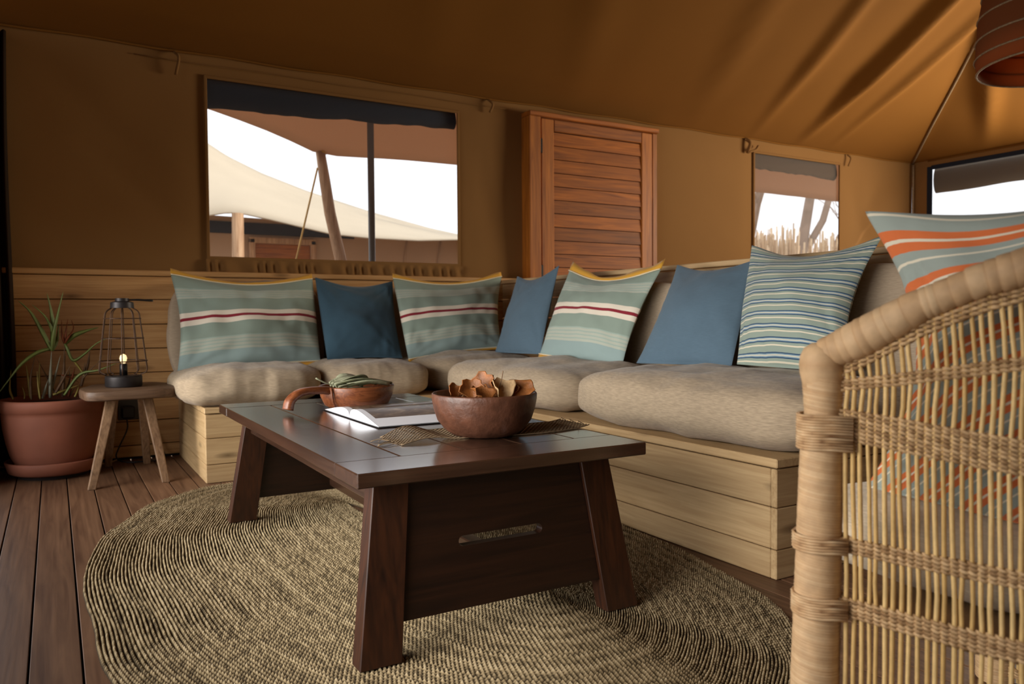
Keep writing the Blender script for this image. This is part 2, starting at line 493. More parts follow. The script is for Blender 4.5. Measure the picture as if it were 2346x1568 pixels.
M['earth'] = plain('dry_earth', s2l((140, 112, 84)), 0.95, nscale=0.6, var=0.2)
M['bark'] = plain('grey_bark', s2l((150, 128, 112)), 0.9, nscale=5, var=0.25)
M['reed'] = tone_mat('dry_reeds', [(0.0, s2l((176, 146, 116))), (1.0, s2l((240, 218, 184)))], bscale=30)
M['screen'] = glassy('clear_window_film', (0.85, 0.78, 0.72), 0.045)
M['screen_mesh'] = glassy('gauze_window_film', (0.9, 0.85, 0.8), 0.14)
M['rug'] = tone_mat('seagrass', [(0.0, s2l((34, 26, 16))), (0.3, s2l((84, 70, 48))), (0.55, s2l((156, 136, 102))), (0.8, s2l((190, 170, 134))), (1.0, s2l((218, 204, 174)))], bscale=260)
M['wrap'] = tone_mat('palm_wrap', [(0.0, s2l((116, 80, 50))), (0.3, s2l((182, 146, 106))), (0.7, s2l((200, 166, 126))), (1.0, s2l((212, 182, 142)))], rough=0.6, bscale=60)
M['cane'] = tone_mat('straw_cane', [(0.0, s2l((196, 158, 96))), (1.0, s2l((222, 188, 128)))], rough=0.5, bscale=90)
M['weave'] = tone_mat('woven_cord', [(0.0, s2l((140, 106, 70))), (1.0, s2l((204, 170, 126)))], bscale=200)
M['shade'] = canvas('rust_wicker_shade', s2l((140, 88, 54)), 0.45, s2l((196, 124, 72)))
M['under'] = plain('dark_underfloor', s2l((30, 18, 12)), 0.9)

WY, EAVE, XB, SL = 4.667, 2.222, 7.28, 0.43

# ------------------------------------------------------------------ floor
fl = mesh_obj('floor', *(lambda b: (b.V, b.F))(MB().box(-2.6, XB, -2.3, WY, -0.08, -0.022)), M['under'])
tag(fl, kind='structure')
x = -2.6; i = 0
while x < XB-0.02:
    w = 0.1015 if x > -0.7 else 0.1015
    MB().box(x+0.0022, min(x+w-0.0022, XB), -2.3, WY, -0.024, 0.0, 0.0014).build('plank', M['floor'], fl)
    x += w
ground = MB().box(-60, 90, -40, 120, -0.75, -0.6).build('ground', M['earth'])
tag(ground, 'pale dry earth around the tent', 'ground', kind='structure')

# ------------------------------------------------------------------ canvas sheets
def axis_lines(a0, a1, step, extra):
    n = max(1, int(round((a1-a0)/step)))
    base = [a0+(a1-a0)*k/n for k in range(n+1)]
    keep = [b for b in base if all(abs(b-e) > step*0.45 for e in extra) or b in (a0, a1)]
    return sorted(set(keep+[e for e in extra if a0 < e < a1]))

def sheet(name, A, Bv, holes, fn, mat, step=0.07, parent=None):
    """canvas wall in (a,b) with rectangular holes; fn(a,b,fade)->(x,y,z)"""
    ea = [h[0] for h in holes]+[h[1] for h in holes]; eb = [h[2] for h in holes]+[h[3] for h in holes]
    la = axis_lines(A[0], A[1], step, ea); lb = axis_lines(Bv[0], Bv[1], step, eb)
    V = []; F = []
    for b_ in lb:
        for a_ in la:
            fade = 1.0
            for h in holes:
                dx = max(h[0]-a_, 0, a_-h[1]); dz = max(h[2]-b_, 0, b_-h[3])
                fade = min(fade, min(1.0, math.hypot(dx, dz)/0.15))
            V.append(fn(a_, b_, fade))
    na = len(la)
    for j in range(len(lb)-1):
        for i_ in range(na-1):
            ca = (la[i_]+la[i_+1])/2; cb = (lb[j]+lb[j+1])/2
            if any(h[0] < ca < h[1] and h[2] < cb < h[3] for h in holes): continue
            F.append((j*na+i_, j*na+i_+1, (j+1)*na+i_+1, (j+1)*na+i_))
    return mesh_obj(name, V, F, mat, parent, True)

def creases(p, q, seed):
    v = 0.012*noise.noise(Vector((p*0.9, q*0.9, seed)))
    v += 0.006*noise.noise(Vector(((p+q)*2.6, (p-q)*0.7, seed+5)))
    v += 0.006*noise.noise(Vector(((p-q)*2.2, (p+q)*0.6, seed+9)))
    return v

W1 = (0.765, 2.325, 1.100, 2.098)
W2 = (5.095, 6.19, 1.10, 2.112)
D1 = (2.86, 3.94, 0.0, 2.13)
def wa(a_, b_, f):
    yy = creases(a_, b_, 1)
    # drag lines running from the lower corners of the big window
    for (cx, cz, dx, dz, am) in ((0.74, 1.15, -0.8, 0.75, 0.012), (0.74, 1.3, -0.62, 0.62, 0.008), (2.42, 2.05, 0.25, -0.9, 0.01), (2.62, 2.1, 0.1, -1.0, 0.008)):
        s_ = ((a_-cx)*dx+(b_-cz)*dz); t_ = (a_-cx)*dz-(b_-cz)*dx
        if 0 < s_ < 1.0: yy += am*math.sin(PI*s_)*math.exp(-(t_/0.05)**2)
    for (cx, cz, dx, dz, am) in ((6.25, 2.15, 0.45, -0.8, 0.03), (6.95, 2.2, -0.5, -0.8, 0.03), (6.3, 1.5, 0.7, 0.5, 0.02)):
        s_ = ((a_-cx)*dx+(b_-cz)*dz); t_ = (a_-cx)*dz-(b_-cz)*dx
        if 0 < s_ < 1.0: yy += am*math.sin(PI*s_)*math.exp(-(t_/0.09)**2)
    return (a_, WY+0.01+(yy-0.012)*f*0.9, b_)
wb = sheet('wall_back', (-0.32, XB), (0.0, EAVE), [W1, W2, D1], wa, M['wall'], 0.05)
tag(wb, kind='structure')
WB3 = (1.3, 4.47, 1.15, 2.14)
wr = sheet('wall_right', (-2.3, WY), (0.0, EAVE), [WB3], lambda a_, b_, f: (XB+creases(a_, b_, 8)*f, a_, b_), M['wall'], 0.09)
tag(wr, kind='structure')
wl = sheet('wall_left', (-2.3, WY), (0.0, EAVE), [(-0.6, 4.2, 0.0, 1.3)], lambda a_, b_, f: (-0.30, a_, b_), M['wall'], 0.12)
tag(wl, kind='structure')
wf = sheet('wall_front', (-2.6, XB), (0.0, EAVE), [], lambda a_, b_, f: (a_, -2.3+creases(a_, b_, 4), b_), M['wall'], 0.25)
tag(wf, kind='structure')

# roof: hipped canvas with sag and folds
xs = list(np.arange(-2.6, 4.4, 0.10))+list(np.arange(4.4, XB, 0.035))+[XB]
ys = list(np.arange(-2.3, 0.6, 0.16))+list(np.arange(0.6, WY, 0.055))+[WY]
RV = []; 
def roofz(x_, y_):
    da, db, dc = WY-y_, XB-x_, y_+2.3
    d = min(da, db, dc)
    z = EAVE+SL*d
    tot = 3.48
    z -= 0.05*math.sin(PI*min(1, d/tot))           # sag of the cloth
    if da <= db and da <= dc:
        for (x0, k, wd, am) in ((4.35, -0.38, 0.10, 0.035), (5.05, -0.36, 0.08, 0.05), (5.62, -0.28, 0.085, 0.10), (6.02, -0.24, 0.06, 0.045), (3.2, -0.42, 0.14, 0.025), (2.1, -0.3, 0.18, 0.02)):
            t_ = x_-(x0+k*da)
            g = min(1.0, da/0.9)
            z -= am*g*math.exp(-(t_/(wd*(0.6+0.4*g)))**2)
    if db < da:
        for (y0, k, wd, am) in ((3.95, -0.55, 0.075, 0.08), (3.3, -0.3, 0.1, 0.04)):
            t_ = y_-(y0+k*db)
            g = min(1.0, db/0.7)
            z -= am*g*math.exp(-(t_/wd)**2)
    z += 0.02*noise.noise(Vector((x_*0.8, y_*0.8, 3)))*min(1, d/0.5)
    return z
for y_ in ys:
    for x_ in xs: RV.append((x_, y_, roofz(x_, y_)))
nx = len(xs)
RF = [(j*nx+i_, (j+1)*nx+i_, (j+1)*nx+i_+1, j*nx+i_+1) for j in range(len(ys)-1) for i_ in range(nx-1)]
ceil = mesh_obj('ceiling', RV, RF, M['roof'], None, True)
tag(ceil, kind='structure')
# hip seam, eave seam, ties
MB().tube([(XB-s_, WY-s_, roofz(XB-s_, WY-s_)-0.012) for s_ in np.arange(0.0, 3.2, 0.1)], 0.009, 6).build('seam_cord', M['net'], ceil, True)
MB().tube([(x_, WY-0.012, EAVE-0.004+0.004*math.sin(x_*9)) for x_ in np.arange(-0.3, XB, 0.1)], 0.007, 6).build('eave_seam', M['roof'], wb, True)
MB().tube([(x_, WY-0.010, EAVE-0.055+0.003*math.sin(x_*7)) for x_ in np.arange(0.4, 2.75, 0.1)], 0.003, 5).build('stitched_hem', M['wall'], wb, True)
MB().tube([(XB-0.01, y_, EAVE-0.005) for y_ in np.arange(-2.3, WY, 0.2)], 0.008, 6).build('eave_seam', M['roof'], wr, True)
MB().tube([(XB-0.03, WY-0.03, z_) for z_ in np.arange(0, EAVE, 0.1)], 0.010, 6).build('corner_seam', M['net'], wb, True)
for (tx, ln) in ((4.98, 0.13), (6.27, 0.12), (0.60, 0.14), (2.55, 0.10)):
    b = MB()
    b.tube(catmull([(tx, WY-0.02, EAVE-0.015), (tx+0.02, WY-0.045, EAVE-0.05), (tx+0.005, WY-0.03, EAVE-ln)], 5), [0.016 if ln > 0.11 and tx > 4.9 and tx < 5.1 else 0.008]*11, 6)
    if tx < 5.1 and tx > 4.9: b.tube(catmull([(tx+0.01, WY-0.04, EAVE-ln+0.01), (tx+0.08, WY-0.045, EAVE-ln+0.03), (tx+0.13, WY-0.03, EAVE-0.06)], 5), 0.011, 6)
    b.build('canvas_tie', M['wall'], wb, True)

# wainscot on the back wall: a rail and boards
wz = [0.012, 0.075, 0.205, 0.335, 0.465, 0.595, 0.725, 0.858, 0.985]
for k in range(len(wz)-1):
    MB().box(-0.30, 2.84, WY-0.030, WY-0.006, wz[k]+0.002, wz[k+1]-0.002, 0.003).build('wainscot_board', M['wain'], wb)
MB().box(-0.30, 2.84, WY-0.052, WY-0.004, 0.985, 1.014, 0.004).build('cap_rail', M['wain'], wb)
MB().box(-0.30, 2.84, WY-0.012, WY-0.004, 0.0, 0.985).build('batten_back', M['under'], wb)
# dark flap gathered in the left corner
V = []; F = []
nz_, nf = 14, 40
for j in range(nz_+1):
    z_ = 0.03+(2.17-0.03)*j/nz_
    for k in range(nf+1):
        t = k/nf
        V.append((-0.285+0.115*t+0.006*math.sin(z_*3), 4.632-0.02-0.028*math.sin(t*PI*5+0.3*math.sin(z_*2))-0.012*math.sin(t*PI), z_))
for j in range(nz_):
    for k in range(nf): F.append((j*(nf+1)+k, j*(nf+1)+k+1, (j+1)*(nf+1)+k+1, (j+1)*(nf+1)+k))
cur = mesh_obj('canvas_door_flap', V, F, M['darkcanvas'], None, True)
sm = cur.modifiers.new('thick', 'SOLIDIFY'); sm.thickness = 0.004
tag(cur, 'dark brown canvas flap gathered in the far left corner behind the potted plant', 'curtain')

# ------------------------------------------------------------------ windows
def window(name, w, mat_roll, mat_film, roll, y=WY, gather=False, drop=(0, 0)):
    x0, x1, z0, z1 = w
    e = empty(name, ((x0+x1)/2, y, z0), kind='structure')
    mesh_obj('clear_pane', [(x0, y+0.022, z0), (x1, y+0.022, z0), (x1, y+0.022, z1), (x0, y+0.022, z1)], [(0, 1, 2, 3)], mat_film, e)
    t = 0.014
    for (a, b_, c, d) in ((x0-t, x0+0.004, z0-t, z1+t), (x1-0.004, x1+t, z0-t, z1+t), (x0, x1, z0-t, z0+0.004), (x0, x1, z1-0.004, z1+t)):
        MB().box(a, b_, y-0.008, y+0.004, c, d, 0.003).build('edge_binding', M['wall'], e)
    # rolled-up blind hanging across the top of the opening
    n = 60; pts = []; rr = []
    V = []; F = []; nr = 14
    for i_ in range(n+1):
        u = i_/n; xx = x0-0.01+(x1-x0+0.02)*u
        h = roll[0]*(1-u)+roll[1]*u
        h *= 1+0.10*noise.noise(Vector((u*5, 1.3, x0)))+0.06*noise.noise(Vector((u*17, 2.3, x0)))
        top = z1+0.02
        for k in range(nr):
            a = 2*PI*k/nr
            ry = 0.036*(1+0.12*math.sin(a*3+u*9))
            V.append((xx, y+0.068+ry*math.cos(a), top-h/2+(h/2)*math.sin(a)))
    for i_ in range(n):
        for k in range(nr): F.append((i_*nr+k, i_*nr+(k+1) % nr, (i_+1)*nr+(k+1) % nr, (i_+1)*nr+k))
    mesh_obj('rolled_blind', V, F, mat_roll, e, True)
    if gather:
        V = []; F = []; n = 190
        for j in range(7):
            v = j/6
            for i_ in range(n+1):
                u = i_/n; xx = x0-0.02+(x1-x0+0.05)*u
                amp = 0.010*math.sin(PI*(0.15+0.85*v))
                yy = y-0.012-amp*(0.6+math.sin(u*150+2.5*noise.noise(Vector((u*9, 0, 0)))*3+v*1.2))
                V.append((xx, yy, 1.012+(z0-0.012-1.012)*v))
        for j in range(6):
            for i_ in range(n): F.append((j*(n+1)+i_, j*(n+1)+i_+1, (j+1)*(n+1)+i_+1, (j+1)*(n+1)+i_))
        mesh_obj('gathered_hem', V, F, M['wall'], e, True)
    return e
window('window_1', W1, M['blind'], M['screen'], (0.17, 0.115), gather=True)
window('window_2', W2, M['blind_brown'], M['screen_mesh'], (0.13, 0.15))
e3 = empty('window_3', (XB, 2.9, 1.15), kind='structure')
y0_, y1_, z0_, z1_ = WB3
mesh_obj('clear_pane', [(XB+0.02, y0_, z0_), (XB+0.02, y1_, z0_), (XB+0.02, y1_, z1_), (XB+0.02, y0_, z1_)], [(0, 1, 2, 3)], M['screen_mesh'], e3)
for (a, b_, c, d) in ((y0_-0.03, y0_+0.01, z0_-0.02, z1_+0.02), (y1_-0.01, y1_+0.04, z0_-0.02, z1_+0.02), (y0_, y1_, z0_-0.03, z0_+0.01), (y0_, y1_, z1_-0.01, z1_+0.03)):
    MB().box(XB-0.012, XB+0.004, a, b_, c, d, 0.003).build('edge_binding', M['blind'], e3)
V = []; F = []
for i_ in range(41):
    u = i_/40; yy = y0_+(y1_-y0_)*u
    for k in range(14):
        a = 2*PI*k/14; h = 0.25*(1+0.05*noise.noise(Vector((u*7, 0, 5))))
        V.append((XB+0.075+0.045*math.cos(a), yy, z1_+0.02-h/2+h/2*math.sin(a)))
for i_ in range(40):
    for k in range(14): F.append((i_*14+k, (i_+1)*14+k, (i_+1)*14+(k+1) % 14, i_*14+(k+1) % 14))
M['blind_hazed'] = canvas('rolled_hazed_canvas', s2l((96, 92, 84)), 0.05)  # lighter blind colour, with the haze on this side mixed into it
mesh_obj('rolled_blind', V, F, M['blind_hazed'], e3, True)

# ------------------------------------------------------------------ boarded door in the back wall
dr = empty('door_1', (3.4, WY, 0), kind='structure')
yF = WY-0.10
MB().box(2.825, 2.915, yF, WY+0.02, 0.0, 2.125, 0.004).build('door_post', M['teak_v'], dr)
MB().box(3.925, 3.970, yF+0.02, WY+0.02, 0.0, 2.125, 0.004).build('door_post', M['teak_v'], dr)
MB().box(2.825, 3.970, yF-0.004, WY+0.02, 2.126, 2.158, 0.004).build('head_rail', M['teak'], dr)
yd = yF+0.018
MB().box(2.930, 3.035, yd, yd+0.04, 0.02, 2.12, 0.004).build('stile', M['teak_v'], dr)
MB().box(3.820, 3.920, yd, yd+0.04, 0.02, 2.12, 0.004).build('stile', M['teak_v'], dr)
MB().box(3.037, 3.818, yd, yd+0.04, 2.04, 2.12, 0.004).build('top_rail', M['teak'], dr)
MB().box(3.037, 3.818, yd, yd+0.04, 0.02, 0.16, 0.004).build('bottom_rail', M['teak'], dr)
MB().box(3.030, 3.826, yd+0.029, yd+0.041, 0.03, 2.10).build('leak_stop_panel', M['under'], dr)  # added behind the slats to stop sky light leaking through the gaps
k = 0; zt = 2.037
while zt > 0.2:
    zb = max(zt-0.094, 0.162)
    b = MB(); y_a, y_b = yd+0.014, yd+0.028
    b.hexa([(3.037, y_a-0.007, zb+0.001), (3.818, y_a-0.007, zb+0.001), (3.818, y_b, zb+0.001), (3.037, y_b, zb+0.001)], [(3.037, y_a, zt-0.0035), (3.818, y_a, zt-0.0035), (3.818, y_b, zt-0.0035), (3.037, y_b, zt-0.0035)])
    b.build('board', M['teak'], dr)
    zt = zb; k += 1
for hz in (1.93, 1.06, 0.25):
    MB().box(2.909, 2.938, yd-0.006, yd+0.01, hz-0.05, hz+0.05, 0.003).build('hinge', M['black'], dr)

# ------------------------------------------------------------------ corner bench
bx0, byF, bxR, byN, zl = 0.585, 3.757, 1.745, 1.513, 0.345
bk = 2.64
bench = empty('corner_bench', (1.7, 3.9, 0), 'L-shaped pale pine corner bench with boarded fronts and back along the tent wall', 'bench')
pz = [0.0, 0.085, 0.205, 0.316]
T = 0.022
for k in range(3):
    z0, z1 = pz[k]+0.0012, pz[k+1]-0.0012
    MB().box(bx0, bxR-0.001, byF, byF+T, z0, z1, 0.0025).build('front_board', M['pine'], bench)
    MB().box(bx0-T+0.022, bx0+0.022, byF+T+0.001, WY-0.032, z0, z1, 0.0025).build('end_board', M['pine_y'], bench)
    MB().box(bxR, bxR+T, byN+T+0.001, byF+0.0, z0, z1, 0.0025).build('front_board', M['pine_y'], bench)
    MB().box(bxR, bk, byN, byN+T, z0, z1, 0.0025).build('end_board', M['pine'], bench)
# seat planks
zq0, zq1 = 0.319, zl
ysp = [byF-0.004, byF+0.21, byF+0.43, byF+0.65, WY-0.034]
for k in range(4):
    MB().box(bx0-0.004, 2.62, ysp[k], ysp[k+1]-0.003, zq0, zq1, 0.003).build('seat_board', M['pine'], bench)
xsp = [bxR-0.004, bxR+0.21, bxR+0.43, bxR+0.65, bk-0.003]
for k in range(4):
    MB().box(xsp[k], xsp[k+1]-0.003, byN-0.004, byF-0.006, zq0, zq1, 0.003).build('seat_board', M['pine_y'], bench)
# bench back on the right arm
bz = [0.0, 0.12, 0.245, 0.37, 0.495, 0.62, 0.745, 0.87, 0.972]
for k in range(8):
    MB().box(bk, bk+0.022, byN, WY-0.034, bz[k]+0.0015, bz[k+1]-0.0015, 0.003).build('back_board', M['pine_y'], bench)
for yy in (byN+0.02, 2.5, 3.5, WY-0.12):
    MB().box(bk+0.024, bk+0.064, yy, yy+0.05, 0.0, 0.968, 0.003).build('back_post', M['pine'], bench)
MB().box(bk-0.015, bk+0.075, byN-0.012, WY-0.034, 0.974, 0.999, 0.003).build('back_rail', M['pine_y'], bench)

# ------------------------------------------------------------------ soft things
def cushion(name, label, cat, cx, cy, cz, hx, hy, hz, mat, k=5.0, seed=0, puff=0.12, wr=0.010, n=26, flat=True, rot=0.0, tilt=None, group=None, sagf=None):
    """rounded stuffed cushion; cz is its base height, hz its half height"""
    V = []; F = []
    idx = {}
    def vert(p):
        key = tuple(round(c, 5) for c in p)
        if key in idx: return idx[key]
        x_, y_, z_ = p
        l = (abs(x_)**k+abs(y_)**k+abs(z_)**k)**(-1/k)
        # keep the plan rectangular, round the height
        X, Y, Z = x_*l, y_*l, z_*l
        e = max(abs(X), abs(Y))
        f = (1-abs(X)**6)*(1-abs(Y)**6)
        zz = Z*(0.62+0.38*max(f, 0)**0.5)
        pinch = 1-puff*(1-abs(Y)**2)*0.0
        edge = 1-0.05*(1-abs(Z))
        nn = Vector((X*hx*5, Y*hy*5, Z*hz*5+seed*7.3))
        d = wr*(1.2*noise.noise(nn)+0.8*noise.noise(nn*2.3)*0.7)
        # gathered creases that start at the edges
        cr = noise.noise(Vector((X*hx*3+seed, Y*hy*22, seed)))*abs(X)**3 + noise.noise(Vector((X*hx*22, Y*hy*3+seed, seed+3)))*abs(Y)**3
        d += wr*0.9*cr*(1-abs(Z)**4)+wr*0.6*noise.noise(Vector((X*hx*26, Y*hy*9, seed)))*max(Z, 0)*e**2
        ln = math.sqrt((X)**2+(Y)**2+(Z)**2)+1e-6
        P = Vector((X*hx+X/ln*d, Y*hy+Y/ln*d, zz*hz+Z/ln*d*1.3))
        if sagf: P.z += sagf(X, Y)*(1 if Z > 0 else 0)*abs(Z)
        if flat and P.z < -hz*0.86: P.z = -hz*0.86+(P.z+hz*0.86)*0.05
        if tilt: P = tilt @ P
        if rot: P = Matrix.Rotation(rot, 3, 'Z') @ P
        P += Vector((cx, cy, cz+hz*(0.875 if flat else 1.0)))
        idx[key] = len(V); V.append(P)
        return idx[key]
    for ax in range(3):
        for sgn in (-1, 1):
            g = [[None]*(n+1) for _ in range(n+1)]
            for i_ in range(n+1):
                for j in range(n+1):
                    a = math.tan((2*i_/n-1)*PI/4*0.999)/math.tan(PI/4*0.999); b_ = math.tan((2*j/n-1)*PI/4*0.999)/math.tan(PI/4*0.999)
                    p = [0, 0, 0]; p[ax] = sgn; p[(ax+1) % 3] = a; p[(ax+2) % 3] = b_
                    g[i_][j] = vert(tuple(p))
            for i_ in range(n):
                for j in range(n):
                    q = (g[i_][j], g[i_+1][j], g[i_+1][j+1], g[i_][j+1])
                    F.append(q if sgn > 0 else q[::-1])
    V = [(v.x, v.y, max(v.z, cz) if flat else v.z) for v in V]
    o = mesh_obj(name, V, F, mat, None, True)
    return tag(o, label, cat, group)

gc = 'linen seat cushions on the corner bench'
cushion('seat_cushion', 'taupe linen seat cushion at the left end of the bench, flopping over its edge', 'cushion', 0.825, 4.09, zl, 0.335, 0.375, 0.100, M['linen'], 4.0, 1, wr=0.013, group=gc, sagf=lambda X, Y: -0.02*max(-X, 0))
cushion('seat_cushion', 'taupe linen seat cushion second from the left, under the dark blue pillow', 'cushion', 1.445, 4.08, zl, 0.300, 0.375, 0.098, M['linen'], 3.6, 2, wr=0.013, group=gc, rot=-0.04)
cushion('seat_cushion', 'taupe linen seat cushion set back in the corner of the bench', 'cushion', 2.115, 4.15, zl, 0.375, 0.36, 0.105, M['linen'], 3.8, 3, wr=0.012, group=gc)
cushion('seat_cushion', 'rumpled taupe linen seat cushion in the middle, nearest the corner on the right-hand arm', 'cushion', 2.10, 3.22, zl, 0.365, 0.59, 0.100, M['linen'], 4.2, 4, wr=0.013, group=gc, sagf=lambda X, Y: 0.012*math.cos(X*2))
cushion('seat_cushion', 'large plump taupe linen seat cushion at the right end of the bench', 'cushion', 2.10, 2.015, zl, 0.36, 0.60, 0.112, M['linen'], 4.6, 5, wr=0.010, n=40, group=gc)
gb_ = 'linen back cushions leaning on the bench back'
tl = Matrix.Rotation(-0.16, 3, 'X')
cushion('back_cushion', 'taupe linen back cushion standing behind the leftmost striped pillow', 'cushion', 0.95, 4.545, zl+0.02, 0.42, 0.055, 0.300, M['linen_back'], 6, 6, wr=0.008, flat=False, tilt=tl, group=gb_)
cushion('back_cushion', 'taupe linen back cushion behind the dark blue pillow', 'cushion', 1.80, 4.545, zl+0.02, 0.41, 0.055, 0.288, M['linen_back'], 6, 7, wr=0.008, flat=False, tilt=tl, group=gb_)
tr_ = Matrix.Rotation(0.15, 3, 'Y')
cushion('back_cushion', 'taupe linen back cushion behind the two middle pillows of the right-hand arm', 'cushion', 2.53, 3.13, zl+0.02, 0.055, 0.55, 0.275, M['linen_back'], 6, 8, wr=0.008, flat=False, tilt=tr_, group=gb_)
cushion('back_cushion', 'taupe linen back cushion beside the wicker chair, behind the narrow striped pillow', 'cushion', 2.53, 2.02, zl+0.02, 0.055, 0.52, 0.285, M['linen_back'], 6, 9, wr=0.008, flat=False, tilt=tr_, group=gb_)

def pillow(name, label, TL, TR, BR, BL, thick, mat, ins=(0.05, 0.02, 0.02, 0.02), seed=0, nside=None, wr=0.006, flange=None, group=None, n=34, uvrot=0.0, insfn=None):
    """square stuffed pillow between four world-space corners (T/B top and bottom, seen from its front)"""
    TL, TR, BR, BL = map(Vector, (TL, TR, BR, BL))
    nrm = ((TR-TL)+(BR-BL)).cross((TL-BL)+(TR-BR)).normalized()
    rt = ((TR-TL)+(BR-BL)).normalized(); up = ((TL-BL)+(TR-BR)).normalized()
    w = ((TR-TL).length+(BR-BL).length)/2; h = ((TL-BL).length+(TR-BR).length)/2
    def base(u, v):
        P = (BL*(1-u)+BR*u)*(1-v)+(TL*(1-u)+TR*u)*v
        bu, bv = 4*u*(1-u), 4*v*(1-v)
        P = P-up*ins[0]*(bu**1.3)*v**3*1.0+up*ins[2]*(bu**1.3)*(1-v)**3
        P = P-rt*ins[1]*(bv**1.2)*u**3+rt*ins[3]*(bv**1.2)*(1-u)**3
        return P
    V = []; UV = []; F = []
    def prof(u, v):
        a = max(0.0, math.sin(PI*u)); b_ = max(0.0, math.sin(PI*v))
        return (a**0.62)*(b_**0.62)*(1-0.18*(abs(2*u-1)**2)*(abs(2*v-1)**2))
    for side in (1, -1):
        for j in range(n+1):
            for i_ in range(n+1):
                u = 0.5-0.5*math.cos(PI*i_/n); v = 0.5-0.5*math.cos(PI*j/n)
                u = 0.5*u+0.5*i_/n; v = 0.5*v+0.5*j/n
                pr = prof(u, v)*(0.92+0.16*(1-v))
                e = 1-min(1, min(u, 1-u, v, 1-v)*5)
                q = Vector((u*w*7, v*h*7, seed*5.1+side*3))
                # tension folds fan out from the corners
                ft = 0
                for (cu, cv) in ((0, 0), (1, 0), (0, 1), (1, 1)):
                    du, dv = (u-cu)*w, (v-cv)*h; r_ = math.hypot(du, dv)
                    an = math.atan2(dv, du)
                    ft += noise.noise(Vector((an*5.5+seed, cu*3+cv*7+seed, side)))*math.exp(-r_/(0.30*min(w, h)))*min(1, r_*18)
                edge_f = noise.noise(Vector((u*w*38, seed, side)))*math.exp(-min(v, 1-v)*9)+noise.noise(Vector((v*h*38, seed+4, side)))*math.exp(-min(u, 1-u)*9)
                d = thick/2*pr+(wr*(1.4*noise.noise(q)+0.7*noise.noise(q*2.1)+2.4*ft+1.1*edge_f))*min(1, pr*2.2)
                P = base(u, v)+nrm*d*side
                V.append(P)
                uu, vv = u, v
                if uvrot: vv = v+uvrot*(u-0.5)*(1-v)
                UV.append((uu, vv+0.012*noise.noise(q*0.8)))
    m = (n+1)
    for s_ in (0, 1):
        o_ = s_*m*m
        for j in range(n):
            for i_ in range(n):
                q = (o_+j*m+i_, o_+j*m+i_+1, o_+(j+1)*m+i_+1, o_+(j+1)*m+i_)
                F.append(q if s_ == 0 else q[::-1])
    # stitch the rim (the two sheets meet there)
    ring = [(0, i_) for i_ in range(n)]+[(j, n) for j in range(n)]+[(n, i_) for i_ in range(n, 0, -1)]+[(j, 0) for j in range(n, 0, -1)]
    for a, b_ in zip(ring, ring[1:]+ring[:1]):
        F.append((b_[0]*m+b_[1], a[0]*m+a[1], m*m+a[0]*m+a[1], m*m+b_[0]*m+b_[1]))
    o = mesh_obj(name, V, F, mat, None, True, uv=UV)
    tag(o, label, 'pillow', group)
    if flange:
        top, bot = flange
        for (vv, wd, sgn) in ((1.0, top, 1), (0.0, bot, -1)):
            if wd <= 0: continue
            b = []; Fb = []
            for i_ in range(n+1):
                u = i_/n
                P = base(u, vv)
                hh = wd*(0.35+0.65*abs(2*u-1)**1.5)*(1+0.3*noise.noise(Vector((u*6, seed, vv))))
                b.append(P-nrm*0.0012); b.append(P+up*sgn*hh-nrm*(0.004*math.sin(u*9))-nrm*0.0012)
                b.append(P+nrm*0.0030); b.append(P+up*sgn*hh-nrm*(0.004*math.sin(u*9))+nrm*0.0012)
            for i_ in range(n):
                a = i_*4; c = a+4
                Fb += [(a, a+1, c+1, c), (a+2, c+2, c+3, a+3), (a+1, a+3, c+3, c+1), (a, c, c+2, a+2)]
            Fb += [(0, 2, 3, 1), (n*4, n*4+1, n*4+3, n*4+2)]
            fo = mesh_obj('flange', b, Fb, M['yellow'], o, True); tag(fo, 'mustard yellow flange')
            mb = MB(); mb.tube([base(i_/n, vv)+nrm*0.005 for i_ in range(n+1)], 0.0034, 6)
            tag(mb.build('piping', M['piping'], fo, True), 'cream piping')
    return o

gs = 'sage striped pillows with mustard edges'
gbl = 'plain blue pillows'
pillow('throw_pillow', 'wide sage green striped pillow with mustard edge, leftmost on the bench', (0.535, 4.44, 0.985), (1.285, 4.45, 0.975), (1.270, 4.27, 0.515), (0.530, 4.22, 0.480), 0.17, M['sage'], (0.050, 0.0, 0.01, 0.03), 1, flange=(0.036, 0.045), group=gs, wr=0.013)
pillow('throw_pillow', 'dark blue square pillow between the two wide striped pillows', (1.300, 4.45, 0.985), (1.765, 4.43, 0.970), (1.745, 4.24, 0.515), (1.300, 4.24, 0.520), 0.15, M['blue_dark'], (0.048, 0.015, 0.01, 0.0), 2, group=gbl, wr=0.009)
pillow('throw_pillow', 'wide sage green striped pillow with mustard edge, right of the dark blue pillow', (1.755, 4.40, 0.985), (2.49, 4.38, 1.010), (2.40, 4.22, 0.565), (1.765, 4.20, 0.510), 0.16, M['sage'], (0.050, 0.03, 0.01, 0.0), 3, flange=(0.034, 0.016), group=gs, wr=0.012)
pillow('throw_pillow', 'slim blue pillow seen edgeways in the bench corner below the door post', (2.47, 4.15, 1.000), (2.47, 3.685, 1.040), (2.30, 3.62, 0.545), (2.27, 4.08, 0.540), 0.14, M['blue'], (0.055, 0.01, 0.0, 0.02), 4, group=gbl)
pillow('throw_pillow', 'sage green striped pillow with broad mustard top, right of the slim blue pillow', (2.48, 3.60, 1.005), (2.48, 2.84, 0.970), (2.26, 2.86, 0.515), (2.25, 3.55, 0.550), 0.17, M['sage'], (0.065, 0.035, 0.0, 0.0), 5, flange=(0.058, 0.034), group=gs, wr=0.009)
